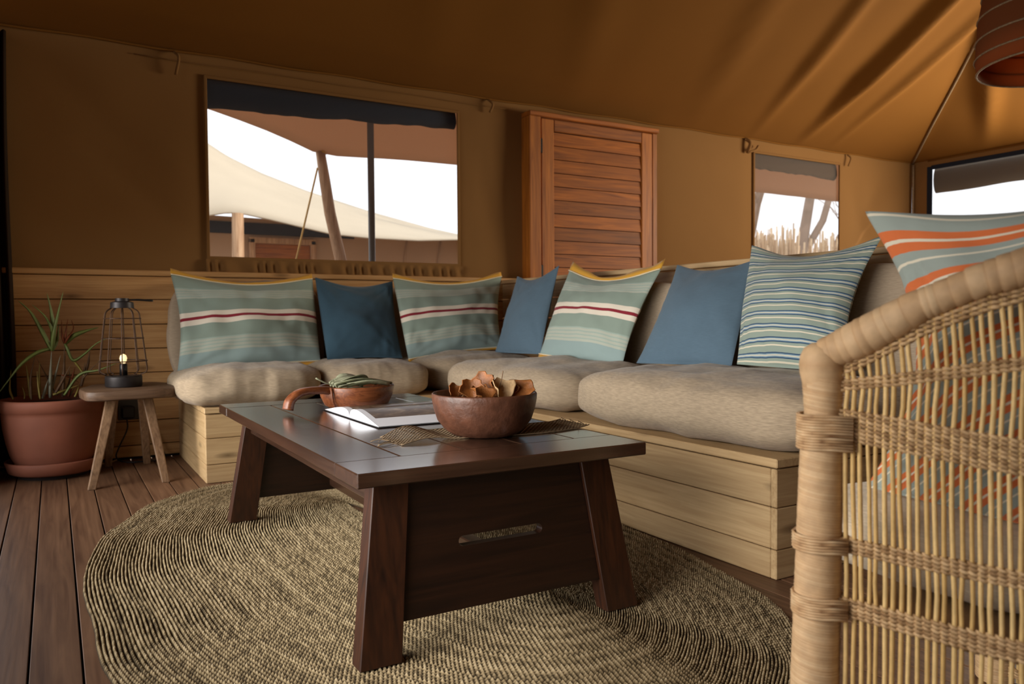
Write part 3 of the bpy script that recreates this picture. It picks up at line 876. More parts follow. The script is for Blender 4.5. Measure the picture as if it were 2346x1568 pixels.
pillow('throw_pillow', 'mid blue square pillow next to the narrow striped pillow', (2.49, 2.74, 0.985), (2.47, 2.26, 0.975), (2.27, 2.19, 0.555), (2.24, 2.73, 0.540), 0.16, M['blue'], (0.040, 0.0, 0.0, 0.03), 6, group=gbl)
pillow('throw_pillow', 'tall pillow with narrow navy, white and pale blue stripes, rightmost on the bench', (2.46, 2.265, 1.035), (2.47, 1.69, 1.020), (2.24, 1.66, 0.56), (2.23, 2.125, 0.565), 0.20, M['stripe_blue'], (0.070, 0.05, 0.0, 0.0), 7, n=44, wr=0.006)

# ------------------------------------------------------------------ braided rug (oval coil)
def rug_outline(th):
    e = 2.0/2.25
    cx_, cy_ = 0.893, 2.30
    c, s_ = math.cos(th), math.sin(th)
    w = 1+0.006*math.sin(9*th+1)+0.005*math.sin(17*th)
    return (cx_+0.838*w*math.copysign(abs(c)**e, c), cy_+1.425*w*math.copysign(abs(s_)**e, s_))
NR, NS = 102, 560
rows_V = []; rows_F = []; tones = []
base_i = 0
rs = np.random.RandomState(3)
thb = np.linspace(0, 2*PI, 721)
OX = np.array([rug_outline(t) for t in thb])
SX = np.array([(1.075+0.035*math.cos(t)-0.07*math.sin(t)*1.0, 2.40+0.62*math.sin(t)) for t in thb])
prof = [(-0.5, 0.0), (-0.30, 0.75), (0.0, 1.0), (0.30, 0.75), (0.5, 0.0)]
for r_i in range(NR):
    t = (r_i+0.6)/NR
    P = SX*(1-t)+OX*t
    Q0 = SX*(1-(t-0.5/NR))+OX*(t-0.5/NR); Q1 = SX*(1-(t+0.5/NR))+OX*(t+0.5/NR)
    seg = np.hypot(*(np.roll(P, -1, 0)-P)[:-1].T); cum = np.concatenate([[0], np.cumsum(seg)]); tot = cum[-1]
    nb = max(20, int(tot/0.0120)); ns = nb*2
    s_ = np.arange(ns)*tot/ns
    ctr = np.stack([np.interp(s_, cum, P[:, 0]), np.interp(s_, cum, P[:, 1])], 1)
    a = np.stack([np.interp(s_, cum, Q0[:, 0]), np.interp(s_, cum, Q0[:, 1])], 1)
    b_ = np.stack([np.interp(s_, cum, Q1[:, 0]), np.interp(s_, cum, Q1[:, 1])], 1)
    bead = np.where(np.arange(ns) % 2 == 0, 1.0, 0.0)
    rz = rs.rand(nb).repeat(2)
    wob = 0.0012*np.sin(s_*17+r_i*0.15)+0.0005*np.sin(s_*47+r_i*1.9)
    d = b_-a; wlen = np.hypot(d[:, 0], d[:, 1])[:, None]; dn = d/np.maximum(wlen, 1e-6)
    Vr = []
    for (o_, hz) in prof:
        sc = 0.78+0.22*bead
        xy = ctr+d*(o_*sc)[:, None]+dn*wob[:, None]
        z = 0.0015+0.0115*hz*(0.48+0.52*bead*(0.75+0.5*rz))
        Vr.append(np.column_stack([xy, z]))
    Vr = np.stack(Vr, 1)      # ns,5,3
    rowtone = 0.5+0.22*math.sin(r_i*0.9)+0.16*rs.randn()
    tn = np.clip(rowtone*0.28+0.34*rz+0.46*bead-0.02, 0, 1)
    tones.append(np.repeat(tn[:, None], 5, 1)*np.array([0.15, 0.8, 1.0, 0.8, 0.15])[None, :])  # shade in the gaps between rows and beads is put into the tone
    ii = np.arange(ns); jj = (ii+1) % ns
    for k in range(4):
        rows_F.append(np.stack([base_i+ii*5+k, base_i+ii*5+k+1, base_i+jj*5+k+1, base_i+jj*5+k], 1)[:, ::-1])
    rows_V.append(Vr.reshape(-1, 3)); base_i += ns*5
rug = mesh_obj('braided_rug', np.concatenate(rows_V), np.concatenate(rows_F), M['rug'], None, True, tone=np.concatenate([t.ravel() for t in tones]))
tag(rug, 'large oval coiled seagrass rug under the coffee table', 'rug')

# ------------------------------------------------------------------ coffee table
tb = empty('coffee_table', (0.90, 2.28, 0.012), 'low dark-stained wooden coffee table with splayed legs in the middle of the rug', 'table')
tx0, tx1, ty0, ty1, tz, tt = 0.523, 1.277, 1.517, 3.045, 0.434, 0.0315
MB().box(tx0, tx1, ty0, ty0+0.148, tz-tt, tz, 0.0025).build('end_board', M['dark_top_x'], tb)
MB().box(tx0, tx1, ty1-0.140, ty1, tz-tt, tz, 0.0025).build('end_board', M['dark_top_x'], tb)
jx = [tx0, 0.678, 0.843, 1.000, 1.160, tx1]
for k in range(5):
    MB().box(jx[k]+0.0012, jx[k+1]-0.0012, ty0+0.1492, ty1-0.1412, tz-tt, tz-0.0004, 0.0022).build('top_board', M['dark_top'], tb)
def endframe(yt, yb, s_):
    # s_ = +1 : thickness grows towards the table middle
    z0, z1 = 0.012, tz-tt-0.0005
    th = 0.050*s_
    def yy(z): return yb+(yt-yb)*(z-z0)/(z1-z0)
    for (xt0, xt1, xb0, xb1) in ((0.588, 0.672, 0.533, 0.628), (1.132, 1.218, 1.176, 1.272)):
        b = MB()
        q = lambda a, c, z: [(a, yy(z), z), (c, yy(z), z), (c, yy(z)+th, z), (a, yy(z)+th, z)]
        b.hexa(q(xb0, xb1, z0), q(xt0, xt1, z1)) if s_ > 0 else b.hexa(q(xb0, xb1, z0)[::-1], q(xt0, xt1, z1)[::-1])
        o = b.build('leg', M['dark'], tb)
        bv = o.modifiers.new('b', 'BEVEL'); bv.width = 0.002; bv.segments = 1
    # board between the legs with a slot handle
    zlo, zhi = 0.092, tz-tt-0.001
    def xl(z): return 0.628+(0.672-0.628)*(z-z0)/(z1-z0)+0.001
    def xr(z): return 1.176+(1.132-1.176)*(z-z0)/(z1-z0)-0.001
    sx0, sx1, sz, sr = 0.785, 1.010, 0.240, 0.0115
    ring = []
    nn = 8
    for i_ in range(nn+1): a = PI/2+PI*i_/nn; ring.append((sx0+sr+sr*math.cos(a), sz+sr*math.sin(a)))
    for i_ in range(nn+1): a = -PI/2+PI*i_/nn; ring.append((sx1-sr+sr*math.cos(a), sz+sr*math.sin(a)))
    # outer loop matched to ring (ccw starting top-left)
    outer = []
    for i_ in range(nn+1):
        t = i_/nn; 
        z = zhi+(zlo-zhi)*min(1, max(0, (t)))
        outer.append((xl(z), z))
    for i_ in range(nn+1):
        t = i_/nn; z = zlo+(zhi-zlo)*t
        outer.append((xr(z), z))
    m_ = len(ring)
    b = MB(); V = []
    o1, o2 = 0.010*s_, 0.034*s_
    for off in (o1, o2):
        for (x_, z_) in ring: V.append((x_, yy(z_)+off, z_))
        for (x_, z_) in outer: V.append((x_, yy(z_)+off, z_))
    Fq = []
    for i_ in range(m_):
        j = (i_+1) % m_
        Fq.append((i_, j, m_+j, m_+i_)); Fq.append((2*m_+j, 2*m_+i_, 3*m_+i_, 3*m_+j))
        Fq.append((i_, 2*m_+i_, 2*m_+j, j)); Fq.append((m_+i_, m_+j, 3*m_+j, 3*m_+i_))
    b.add(V, Fq)
    b.build('end_panel', M['dark_x'], tb)
endframe(1.600, 1.545, 1)
endframe(2.930, 2.985, -1)
for xx in (0.600, 1.175):
    MB().box(xx, xx+0.022, 1.655, 2.875, 0.340, tz-tt-0.001, 0.002).build('side_rail', M['dark_top'], tb)
MB().box(0.885, 0.925, 1.65, 2.88, 0.12, 0.19, 0.003).build('stretcher', M['dark_top'], tb)

# ------------------------------------------------------------------ things on the table
# carved bowl
bcx, bcy, bz0 = 0.995, 1.848, tz
bowl_dx, bowl_dy, bowl_dz = -0.045, -0.037, 0.010
bowl = MB().lathe(bcx, bcy, [(0.001, bz0), (0.070, bz0), (0.088, bz0+0.005), (0.108, bz0+0.020), (0.126, bz0+0.043), (0.136, bz0+0.072), (0.141, bz0+0.098), (0.1415, bz0+0.112), (0.139, bz0+0.115), (0.134, bz0+0.112), (0.130, bz0+0.090), (0.122, bz0+0.050), (0.100, bz0+0.026), (0.06, bz0+0.016), (0.001, bz0+0.014)], 64, 0.012).build('carved_bowl', M['bowlw'], None, True)
tag(bowl, 'large round dark carved wooden bowl at the front of the coffee table', 'bowl')
# curled dried pods
def pod(x_, y_, z_, r_, az, el, curl, mat, label, g):
    V = []; F = []; n_, m_ = 14, 16
    Rm = Matrix.Rotation(az, 3, 'Z') @ Matrix.Rotation(el, 3, 'X')
    for j in range(n_+1):
        for i_ in range(m_):
            rr_ = j/n_; a = 2*PI*i_/m_
            wv = 1+0.14*math.sin(a*5+x_*50)*rr_+0.16*noise.noise(Vector((a*1.5, x_*40, rr_)))*rr_
            px, py = r_*rr_*math.cos(a)*wv, r_*rr_*math.sin(a)*wv*0.85
            pz_ = curl*r_*(rr_**2)*(0.55+0.45*math.cos(2*a))+0.14*r_*math.sin(a*6+y_*90)*rr_**3
            V.append(Vector((x_, y_, z_))+Rm @ Vector((px, py, pz_)))
    for j in range(n_):
        for i_ in range(m_): F.append((j*m_+i_, j*m_+(i_+1) % m_, (j+1)*m_+(i_+1) % m_, (j+1)*m_+i_))
    o = mesh_obj('dried_pod', V, F, mat, None, True)
    s_ = o.modifiers.new('t', 'SOLIDIFY'); s_.thickness = 0.0022; s_.offset = 0
    return tag(o, label, 'dried pod', g)
gp = 'dried pods in the carved bowl'
pd = [(0.955, 1.905, 0.545, 0.024, 0.4, 1.3, 0.5, 'pod', 'small round orange dried pod at the left rim of the bowl'),
      (0.988, 1.860, 0.552, 0.032, -0.4, 1.2, 0.7, 'pod', 'curled orange-brown dried pod, left of centre in the bowl'),
      (0.992, 1.815, 0.540, 0.033, 0.3, 0.7, 0.6, 'pod', 'frilled amber dried pod low at the front left of the bowl'),
      (1.028, 1.868, 0.565, 0.036, -1.0, 1.35, 0.3, 'pod', 'upright disc-shaped amber dried pod, tallest in the bowl'),
      (1.060, 1.835, 0.548, 0.036, 0.2, 1.0, 0.8, 'pod_p', 'pale split dried pod in the middle of the bowl'),
      (1.052, 1.905, 0.562, 0.028, 0.9, 1.2, 0.9, 'pod', 'brown curled dried pod behind the pale one'),
      (1.092, 1.850, 0.545, 0.024, -0.2, 1.2, 1.0, 'pod', 'small dark crinkled dried pod right of the pale one'),
      (1.122, 1.835, 0.545, 0.038, -0.5, 0.9, 0.5, 'pod', 'broad orange dried pod at the right rim of the bowl'),
      (1.085, 1.930, 0.545, 0.032, 1.4, 0.9, 0.6, 'pod', 'orange dried pod at the back right of the bowl'),
      (1.010, 1.950, 0.535, 0.034, 2.2, 0.7, 0.6, 'pod', 'amber dried pod at the back left of the bowl'),
      (1.050, 1.880, 0.512, 0.044, 0.7, 0.2, 0.4, 'pod', 'flat brown dried pod lying under the others in the bowl'),
      (1.000, 1.880, 0.510, 0.044, 1.9, 0.25, 0.4, 'pod_p', 'pale dried pod mostly hidden under the left-hand pods'),
      (1.100, 1.885, 0.510, 0.042, 0.1, 0.2, 0.5, 'pod', 'brown dried pod mostly hidden under the right-hand pods')]
for (a, b_, c, d, e, f_, g_, m_, lb) in pd: pod(a+bowl_dx, b_+bowl_dy, c+bowl_dz, d, e, f_, g_, M[m_], lb, gp)
tag(MB().tube(catmull([(1.007, 1.793, 0.555), (1.017, 1.793, 0.585), (1.023, 1.795, 0.608)], 4), 0.0012, 5).build('dry_twig', M['leaf_d']), 'thin dry twig sticking up among the dried pods', 'twig')
# handled pan
pcx, pcy = 0.930, 2.690
pan = MB().lathe(pcx, pcy, [(0.001, tz), (0.095, tz), (0.112, tz+0.010), (0.126, tz+0.040), (0.133, tz+0.074), (0.131, tz+0.078), (0.126, tz+0.075), (0.116, tz+0.040), (0.098, tz+0.016), (0.001, tz+0.013)], 56).build('wooden_dish', M['panw'], None, True)
tag(pan, 'round reddish wooden dish with a looped handle at the far end of the coffee table', 'dish')
hd = Vector((-0.93, -0.32, 0)).normalized()
P0 = Vector((pcx, pcy, 0))
hp = catmull([P0+hd*0.122+Vector((0, 0, tz+0.066)), P0+hd*0.17+Vector((0, 0, tz+0.071)), P0+hd*0.235+Vector((0, 0, tz+0.068)), P0+hd*0.274+Vector((0, 0, tz+0.044)), P0+hd*0.284+Vector((0, 0, tz+0.0145))], 7)
V = []; F = []
sd = Vector((-hd.y, hd.x, 0))
for i_, p in enumerate(hp):
    d = (hp[min(i_+1, len(hp)-1)]-hp[max(i_-1, 0)]).normalized(); nn = d.cross(sd).normalized()
    t = i_/(len(hp)-1); w_ = 0.022-0.003*t; h_ = 0.0145-0.002*math.sin(PI*t)
    for k in range(10):
        a = 2*PI*k/10
        V.append(p+sd*w_*math.copysign(abs(math.cos(a))**0.6, math.cos(a))+nn*h_*math.copysign(abs(math.sin(a))**0.6, math.sin(a)))
for i_ in range(len(hp)-1):
    for k in range(10): F.append((i_*10+k, i_*10+(k+1) % 10, (i_+1)*10+(k+1) % 10, (i_+1)*10+k))
F.append(tuple(range(10))[::-1]); F.append(tuple((len(hp)-1)*10+k for k in range(10)))
pan_handle = mesh_obj('handle', V, F, M['panw'], pan, True)
MB().tube([P0+hd*0.135+sd*0.034+Vector((0, 0, tz+0.078)), P0+hd*0.128+sd*0.034+Vector((0, 0, tz+0.03)), P0+hd*0.112+sd*0.03+Vector((0, 0, tz+0.004))], 0.004, 6).build('handle_rib', M['panw'], pan_handle, True)
def leafshape(p, az, ln, wd, arch, mat, label, nm='dried_leaf', g=None, tw=0.0, cat='leaf'):
    V = []; F = []; n_ = 10
    d = Vector((math.cos(az), math.sin(az), 0)); s_ = Vector((-d.y, d.x, 0))
    for i_ in range(n_+1):
        t = i_/n_; w_ = wd*(math.sin(PI*(0.04+0.94*t))**0.8)
        for k in range(-2, 3):
            q = k/2
            V.append(Vector(p)+d*ln*t+s_*w_*q+Vector((0, 0, arch*math.sin(PI*t)+0.35*wd*abs(q)+tw*q*w_)))
    for i_ in range(n_):
        for k in range(4): F.append((i_*5+k, (i_+1)*5+k, (i_+1)*5+k+1, i_*5+k+1))
    o = mesh_obj(nm, V, F, mat, None, True)
    sm_ = o.modifiers.new('t', 'SOLIDIFY'); sm_.thickness = 0.0016
    return tag(o, label, cat, g)
gl = 'dried leaves in the handled dish'
lv = [(0.835, 2.66, 0.505, 0.15, 0.17, 0.046, 0.016, 'long grey-green dried leaf lying along the front of the dish'),
      (0.86, 2.70, 0.506, 0.35, 0.14, 0.050, 0.022, 'grey-green dried leaf arching highest in the dish'),
      (0.88, 2.645, 0.504, -0.15, 0.15, 0.044, 0.012, 'dried leaf pointing towards the right rim of the dish'),
      (0.93, 2.66, 0.506, 0.05, 0.125, 0.024, 0.008, 'narrow dried leaf reaching past the right rim of the dish'),
      (0.85, 2.74, 0.502, 0.2, 0.16, 0.046, 0.014, 'dried leaf at the back of the dish'),
      (0.84, 2.63, 0.500, 0.5, 0.13, 0.040, 0.010, 'short dried leaf low at the left of the dish')]
for (a, b_, c, d, e, f_, g_, lb) in lv: leafshape((a, b_, c+0.004), d, e, f_, g_, M['dryleaf'], lb, g=gl)
tag(MB().lathe(pcx, pcy, [(0.001, tz+0.046), (0.108, tz+0.046), (0.110, tz+0.060), (0.06, tz+0.066), (0.001, tz+0.067)], 28, 0.05).build('leaf_litter', M['dryleaf'], None, True), 'bed of crushed dried leaves filling the handled dish', 'leaves', kind='stuff')
tag(MB().tube(catmull([(0.885, 2.66, 0.512), (0.82, 2.655, 0.522), (0.772, 2.65, 0.545)], 5), [0.0018]*6+[0.003]*5, 6).build('leaf_stalk', M['dryleaf'], None, True), 'pale leaf stalk poking over the handle side of the dish', 'stalk')

# open book
def bookmat():
    m, nt, b, out = newmat('printed_page')
    tc = N(nt, 'ShaderNodeTexCoord'); sp = N(nt, 'ShaderNodeSeparateXYZ'); L(nt, tc.outputs['UV'], sp.inputs[0])
    nz = N(nt, 'ShaderNodeTexNoise'); nz.inputs['Scale'].default_value = 5; nz.inputs['Detail'].default_value = 3; nz.inputs['Distortion'].default_value = 2
    L(nt, tc.outputs['UV'], nz.inputs['Vector'])
    r = ramp(nt, [(0.3, s2l((52, 40, 34))), (0.55, s2l((96, 78, 62))), (0.75, s2l((160, 140, 116)))]); L(nt, nz.outputs[0], r.inputs[0])
    def rng(sock, a, b_):
        g = N(nt, 'ShaderNodeMath', operation='GREATER_THAN'); g.inputs[1].default_value = a; L(nt, sock, g.inputs[0])
        l_ = N(nt, 'ShaderNodeMath', operation='LESS_THAN'); l_.inputs[1].default_value = b_; L(nt, sock, l_.inputs[0])
        mm = N(nt, 'ShaderNodeMath', operation='MULTIPLY'); L(nt, g.outputs[0], mm.inputs[0]); L(nt, l_.outputs[0], mm.inputs[1]); return mm.outputs[0]
    a = rng(sp.outputs[0], 0.06, 0.97); c = rng(sp.outputs[1], 0.30, 0.97)
    mm = N(nt, 'ShaderNodeMath', operation='MULTIPLY'); L(nt, a, mm.inputs[0]); L(nt, c, mm.inputs[1])
    L(nt, mixcol(nt, s2l((226, 228, 234)), r.outputs[0], mm.outputs[0]), b.inputs['Base Color'])
    b.inputs['Roughness'].default_value = 0.28
    return m
M['page'] = bookmat()
bx_, by_, bw, bl = 0.800, 2.385, 0.262, 0.32
bk_o = empty('open_book', (0.96, by_, tz), 'open book with glossy photo pages lying between the two wooden bowls', 'book')
MB().box(bx_-0.006, bx_+bl+0.006, by_-bw-0.008, by_+bw+0.004, tz+0.0003, tz+0.003, 0.001).build('cover', M['black'], bk_o)
for sgn, lift in ((-1, 0.032), (1, 0.026)):
    V = []; UV = []; F = []; n_ = 20
    for i_ in range(n_+1):
        t = i_/n_
        zt_ = tz+0.0032+lift*(math.sin(PI*min(1, t*1.02)**0.62)**0.75)*(1-0.55*t)+0.004*(1-t)
        y_ = by_+sgn*bw*t*(0.985)
        for (xx, zz, u_) in ((bx_, zt_, 0), (bx_+bl, zt_, 1), (bx_+bl, tz+0.003, 1), (bx_, tz+0.003, 0)):
            V.append((xx, y_, zz)); UV.append((u_, 1-t))
    Ft = []; Fs = []
    for i_ in range(n_):
        a = i_*4; c = a+4
        Fs += [(a, a+3, c+3, c), (a+1, c+1, c+2, a+2), (a+3, a+2, c+2, c+3)]
    Fs += [(0, 1, 2, 3), (n_*4, n_*4+3, n_*4+2, n_*4+1)]
    mesh_obj('page_block', V, Fs, M['paper'], bk_o)
    top = [V[i_*4+k] for i_ in range(n_+1) for k in (0, 1)]; tuv = [UV[i_*4+k] for i_ in range(n_+1) for k in (0, 1)]
    top = [(p[0], p[1], p[2]+0.0006) for p in top]
    Ft = [(i_*2, i_*2+1, i_*2+3, i_*2+2) if sgn > 0 else (i_*2, i_*2+2, i_*2+3, i_*2+1) for i_ in range(n_)]
    mesh_obj('page', top, Ft, M['page'], bk_o, True, uv=tuv)

# netted runner under the bowl : diamond mesh of cord
mb = MB()
def runner_pt(u, v):
    # u along X 0..1, v across 0..1
    x_ = 0.735+(1.315-0.735)*u
    y_ = 1.80+0.02*math.sin(u*7)+(0.175-0.03*math.cos(u*6))*v
    z_ = tz+0.0022
    if u < 0.28: z_ += 0.020*math.sin(PI*(u/0.28))**1.3*(0.45+0.55*v)
    if u > 0.93: z_ += 0.005*(u-0.93)/0.07
    return Vector((x_, y_, z_))
nu, nv_ = 42, 11
for k in range(-nv_, nu+1):
    for sg in (1, -1):
        pts = []
        for q in range(nv_+1):
            u = (k+q)/nu if sg > 0 else (k+nv_-q)/nu
            if 0 <= u <= 1: pts.append(runner_pt(u, q/nv_)+Vector((0, 0, 0.0006*sg)))
        if len(pts) > 1: mb.tube(pts, 0.0010, 4, cap=False)
for v in (0, 1):
    mb.tube([runner_pt(u/40, v) for u in range(41)], 0.0016, 5)
net = mb.build('net_runner', M['net'], None, True)
tag(net, 'loosely netted brown cord runner lying under the large bowl', 'runner')
for k, (dx, dy) in enumerate(((-0.055, 0.0), (-0.05, -0.012), (-0.045, 0.012), (-0.03, -0.016))):
    p = runner_pt(0.0, 0.12+0.2*k)
    MB().tube(catmull([p, p+Vector((dx*0.5, dy+0.004, 0.004)), p+Vector((dx, dy*1.6, -0.0005))], 5), 0.0011, 4).build('tassel', M['net'], net, True)
for k in range(3): 
    p = runner_pt(1.0, 0.2+0.3*k); MB().tube(catmull([p, p+Vector((-0.01, 0.01, 0.006)), p+Vector((-0.02, -0.006, 0.009))], 4), 0.001, 4).build('tassel', M['net'], net, True)

# ------------------------------------------------------------------ stool with lamp
st = empty('rustic_stool', (0.30, 4.14, 0), 'small rustic wooden stool with a slab seat and angled legs between plant and bench', 'stool')
V = []; F = []
out_ = [(0.100, 4.04), (0.135, 3.945), (0.30, 3.925), (0.44, 3.935), (0.515, 4.01), (0.535, 4.15), (0.50, 4.31), (0.43, 4.40), (0.28, 4.415), (0.17, 4.38), (0.115, 4.26), (0.095, 4.14)]
out_ = catmull([(a, b_, 0) for a, b_ in out_]+[(0.100, 4.04, 0)], 5)[:-1]
cx_, cy_ = 0.31, 4.165
levels = [(0.955, 0.386), (0.99, 0.391), (1.0, 0.405), (1.0, 0.418), (0.985, 0.428), (0.96, 0.431)]
for (sc, z_) in levels:
    for i_, p in enumerate(out_): V.append((cx_+(p.x-cx_)*sc, cy_+(p.y-cy_)*sc, z_+0.004*noise.noise(Vector((p.x*9, p.y*9, 0)))))
m_ = len(out_)
for j in range(len(levels)-1):
    for i_ in range(m_): F.append((j*m_+i_, j*m_+(i_+1) % m_, (j+1)*m_+(i_+1) % m_, (j+1)*m_+i_))
F.append(tuple(range(m_))[::-1]); F.append(tuple((len(levels)-1)*m_+k for k in range(m_)))
mesh_obj('seat', V, F, M['stool'], st, True)
autosmooth(bpy.data.objects[st.children[0].name])
for (x0, y0, x1, y1) in ((0.130, 3.905, 0.225, 4.06), (0.432, 3.905, 0.375, 4.06), (0.405, 4.46, 0.375, 4.30), (0.225, 4.48, 0.250, 4.32)):
    b = MB(); w_ = 0.021
    d = Vector((x1-x0, y1-y0, 0.39))
    q = lambda cx, cy, z, w: [(cx-w, cy-w*0.8, z), (cx+w, cy-w*0.8, z), (cx+w, cy+w*0.8, z), (cx-w, cy+w*0.8, z)]
    b.hexa(q(x0, y0, 0.0, 0.017), q(x1, y1, 0.388, 0.023))
    o = b.build('leg', M['stool_leg'], st)
    bv = o.modifiers.new('b', 'BEVEL'); bv.width = 0.004; bv.segments = 2

lp = empty('cage_lamp', (0.284, 4.15, 0.434), 'black wire cage table lamp with a small glowing bulb standing on the stool', 'lamp')
lx, ly, lz = 0.284, 4.15, 0.434
MB().lathe(lx, ly, [(0.001, lz), (0.079, lz), (0.081, lz+0.004), (0.081, lz+0.046), (0.077, lz+0.051), (0.001, lz+0.052)], 40).build('base', M['iron'], lp, True)
autosmooth(lp.children[0])
MB().lathe(lx, ly, [(0.001, lz+0.052), (0.017, lz+0.052), (0.017, lz+0.105), (0.013, lz+0.108), (0.001, lz+0.108)], 20).build('bulb_socket', M['black'], lp, True)
MB().lathe(lx, ly, [(0.001, lz+0.108), (0.008, lz+0.108), (0.014, lz+0.120), (0.0165, lz+0.133), (0.013, lz+0.146), (0.005, lz+0.152), (0.001, lz+0.153)], 20).build('bulb', M['bulb'], lp, True)
MB().lathe(lx, ly, [(0.001, lz+0.372), (0.052, lz+0.372), (0.050, lz+0.398), (0.040, lz+0.402), (0.030, lz+0.404), (0.030, lz+0.418), (0.001, lz+0.419)], 30).build('top_cap', M['iron'], lp, True)
autosmooth(lp.children[3])
V = []
cr_pts = [(0.076, 0.054), (0.102, 0.066), (0.107, 0.085), (0.102, 0.13), (0.090, 0.235), (0.080, 0.315), (0.076, 0.345), (0.066, 0.360), (0.048, 0.372)]
for k in range(10):
    a = 2*PI*k/10+0.2
    pts = catmull([(lx+r_*math.cos(a), ly+r_*math.sin(a), lz+z_) for r_, z_ in cr_pts], 3)
    MB().tube(pts, 0.0026, 6).build('cage_wire', M['rust'], lp, True)
for (r_, z_) in ((0.1035, 0.120), (0.0905, 0.228), (0.0795, 0.322)):
    MB().tube([(lx+r_*math.cos(2*PI*k/30), ly+r_*math.sin(2*PI*k/30), lz+z_) for k in range(31)], 0.0028, 6, cap=False).build('cage_ring', M['rust'], lp, True)
b = MB()
b.tube(catmull([(lx+0.02, ly, lz+0.410), (lx+0.07, ly-0.01, lz+0.412), (lx+0.125, ly-0.005, lz+0.408), (lx+0.128, ly+0.01, lz+0.406), (lx+0.07, ly+0.018, lz+0.410), (lx+0.015, ly+0.012, lz+0.410)], 5), 0.0038, 6)
b.build('carry_loop', M['black'], lp, True)

# socket plate and cable
so = empty('wall_socket', (0.37, WY-0.03, 0.275), 'dark grey wall socket plate with a black plug behind the stool', 'socket')
pl_o = MB().box(0.285, 0.448, WY-0.040, WY-0.0305, 0.215, 0.345, 0.003).build('plate', M['plate'], so)
MB().box(0.300, 0.365, WY-0.075, WY-0.041, 0.225, 0.290, 0.008).build('plug', M['black'], pl_o)
cb = MB().tube(catmull([(0.325, WY-0.07, 0.225), (0.325, WY-0.075, 0.17), (0.285, WY-0.08, 0.08), (0.27, WY-0.09, 0.03), (0.31, WY-0.13, 0.006), (0.42, WY-0.15, 0.005), (0.50, WY-0.10, 0.006), (0.49, WY-0.07, 0.06), (0.465, WY-0.06, 0.13), (0.43, WY-0.058, 0.16)], 7), 0.004, 6).build('power_cable', M['black'], None, True)
tag(cb, 'black lamp cable curling down from the wall socket to the floor', 'cable')
cb = MB().tube(catmull([(0.275, 4.60, 0.012), (0.23, 4.56, 0.006), (0.17, 4.55, 0.006), (0.10, 4.57, 0.006)], 6), 0.0045, 6).build('cable_end', M['cable_tan'], None, True)
tag(cb, 'short tan cable end lying on the floor under the stool', 'cable')

# ------------------------------------------------------------------ potted plant
px_, py_ = -0.012, 4.395
pp = empty('potted_plant', (px_, py_, 0), 'terracotta pot of straggly spiky aloe standing beside the stool', 'plant')
MB().lathe(px_, py_, [(0.001, 0.0), (0.15, 0.0), (0.15, 0.018), (0.001, 0.018)], 30).build('shadow_gap_foot', M['under'], pp)  # added riser, its dark colour stands for the shadow gap under the saucer
MB().lathe(px_, py_, [(0.001, 0.019), (0.172, 0.019), (0.190, 0.028), (0.198, 0.050), (0.205, 0.076), (0.200, 0.082), (0.193, 0.076), (0.186, 0.050), (0.001, 0.040)], 48).build('saucer', M['terracotta'], pp, True)
the_pot = MB().lathe(px_, py_, [(0.001, 0.041), (0.152, 0.041), (0.160, 0.060), (0.182, 0.110), (0.184, 0.118), (0.196, 0.165), (0.208, 0.235), (0.214, 0.300), (0.214, 0.318), (0.222, 0.322), (0.224, 0.362), (0.220, 0.374), (0.210, 0.375), (0.203, 0.350), (0.200, 0.320), (0.001, 0.318)], 56).build('pot', M['terracotta'], pp, True)
MB().lathe(px_, py_, [(0.001, 0.352), (0.12, 0.352), (0.202, 0.346), (0.202, 0.320), (0.001, 0.320)], 30, 0.03).build('soil', M['soil'], the_pot, True)
def blade(pts, w0, mat, name='leaf', keel=0.35):
    P = catmull(pts, 6); n_ = len(P); V = []; F = []
    for i_, p in enumerate(P):
        t = i_/(n_-1)
        d = (P[min(i_+1, n_-1)]-P[max(i_-1, 0)]).normalized()
        s_ = d.cross(Vector((0.5, 0.86, 0.05))); 
        s_ = s_.normalized() if s_.length > 1e-3 else Vector((1, 0, 0))
        nn = s_.cross(d).normalized()
        w_ = w0*((1-t)**0.55)*(0.75+0.5*math.sin(PI*min(1, t*1.3)))+0.0006
        for (a, b_) in ((-1, 0.2), (0, -keel), (1, 0.2), (0, keel*0.4)): V.append(p+s_*w_*a+nn*w_*b_)
    for i_ in range(n_-1):
        for k in range(4): F.append((i_*4+k, i_*4+(k+1) % 4, (i_+1)*4+(k+1) % 4, (i_+1)*4+k))
    F.append((3, 2, 1, 0)); F.append(tuple((n_-1)*4+k for k in range(4)))
    return mesh_obj(name, V, F, mat, pp, True)
def PX(px, py, y_=4.40):
    """photo-measured leaf tips laid out in the plant's own plane (z from the pot rim)"""
    return (-0.235+px*0.001905+(y_-4.40)*0.2, y_, 0.885-(py-672)*0.00213)
gz = 0.35
fan = PX(118, 805)
blade([PX(112, 912), PX(114, 860), fan], 0.010, M['leaf_g'], 'stem', 0.9)
blade([fan, PX(100, 765), PX(75, 718), PX(48, 690)], 0.011, M['leaf'])
blade([fan, PX(122, 770), PX(110, 730, 4.38), PX(82, 700, 4.37)], 0.009, M['leaf'])
blade([fan, PX(122, 760), PX(119, 715), PX(111, 674)], 0.013, M['leaf'])
blade([fan, PX(124, 770, 4.38), PX(137, 720, 4.37), PX(151, 670, 4.36)], 0.010, M['leaf'])
blade([fan, PX(128, 780, 4.42), PX(131, 745, 4.44)], 0.010, M['leaf'])
blade([PX(114, 800), PX(90, 808, 4.36), PX(62, 830, 4.33), PX(38, 862, 4.31), PX(10, 900, 4.30)], 0.009, M['leaf'])
n2 = PX(145, 790, 4.42)
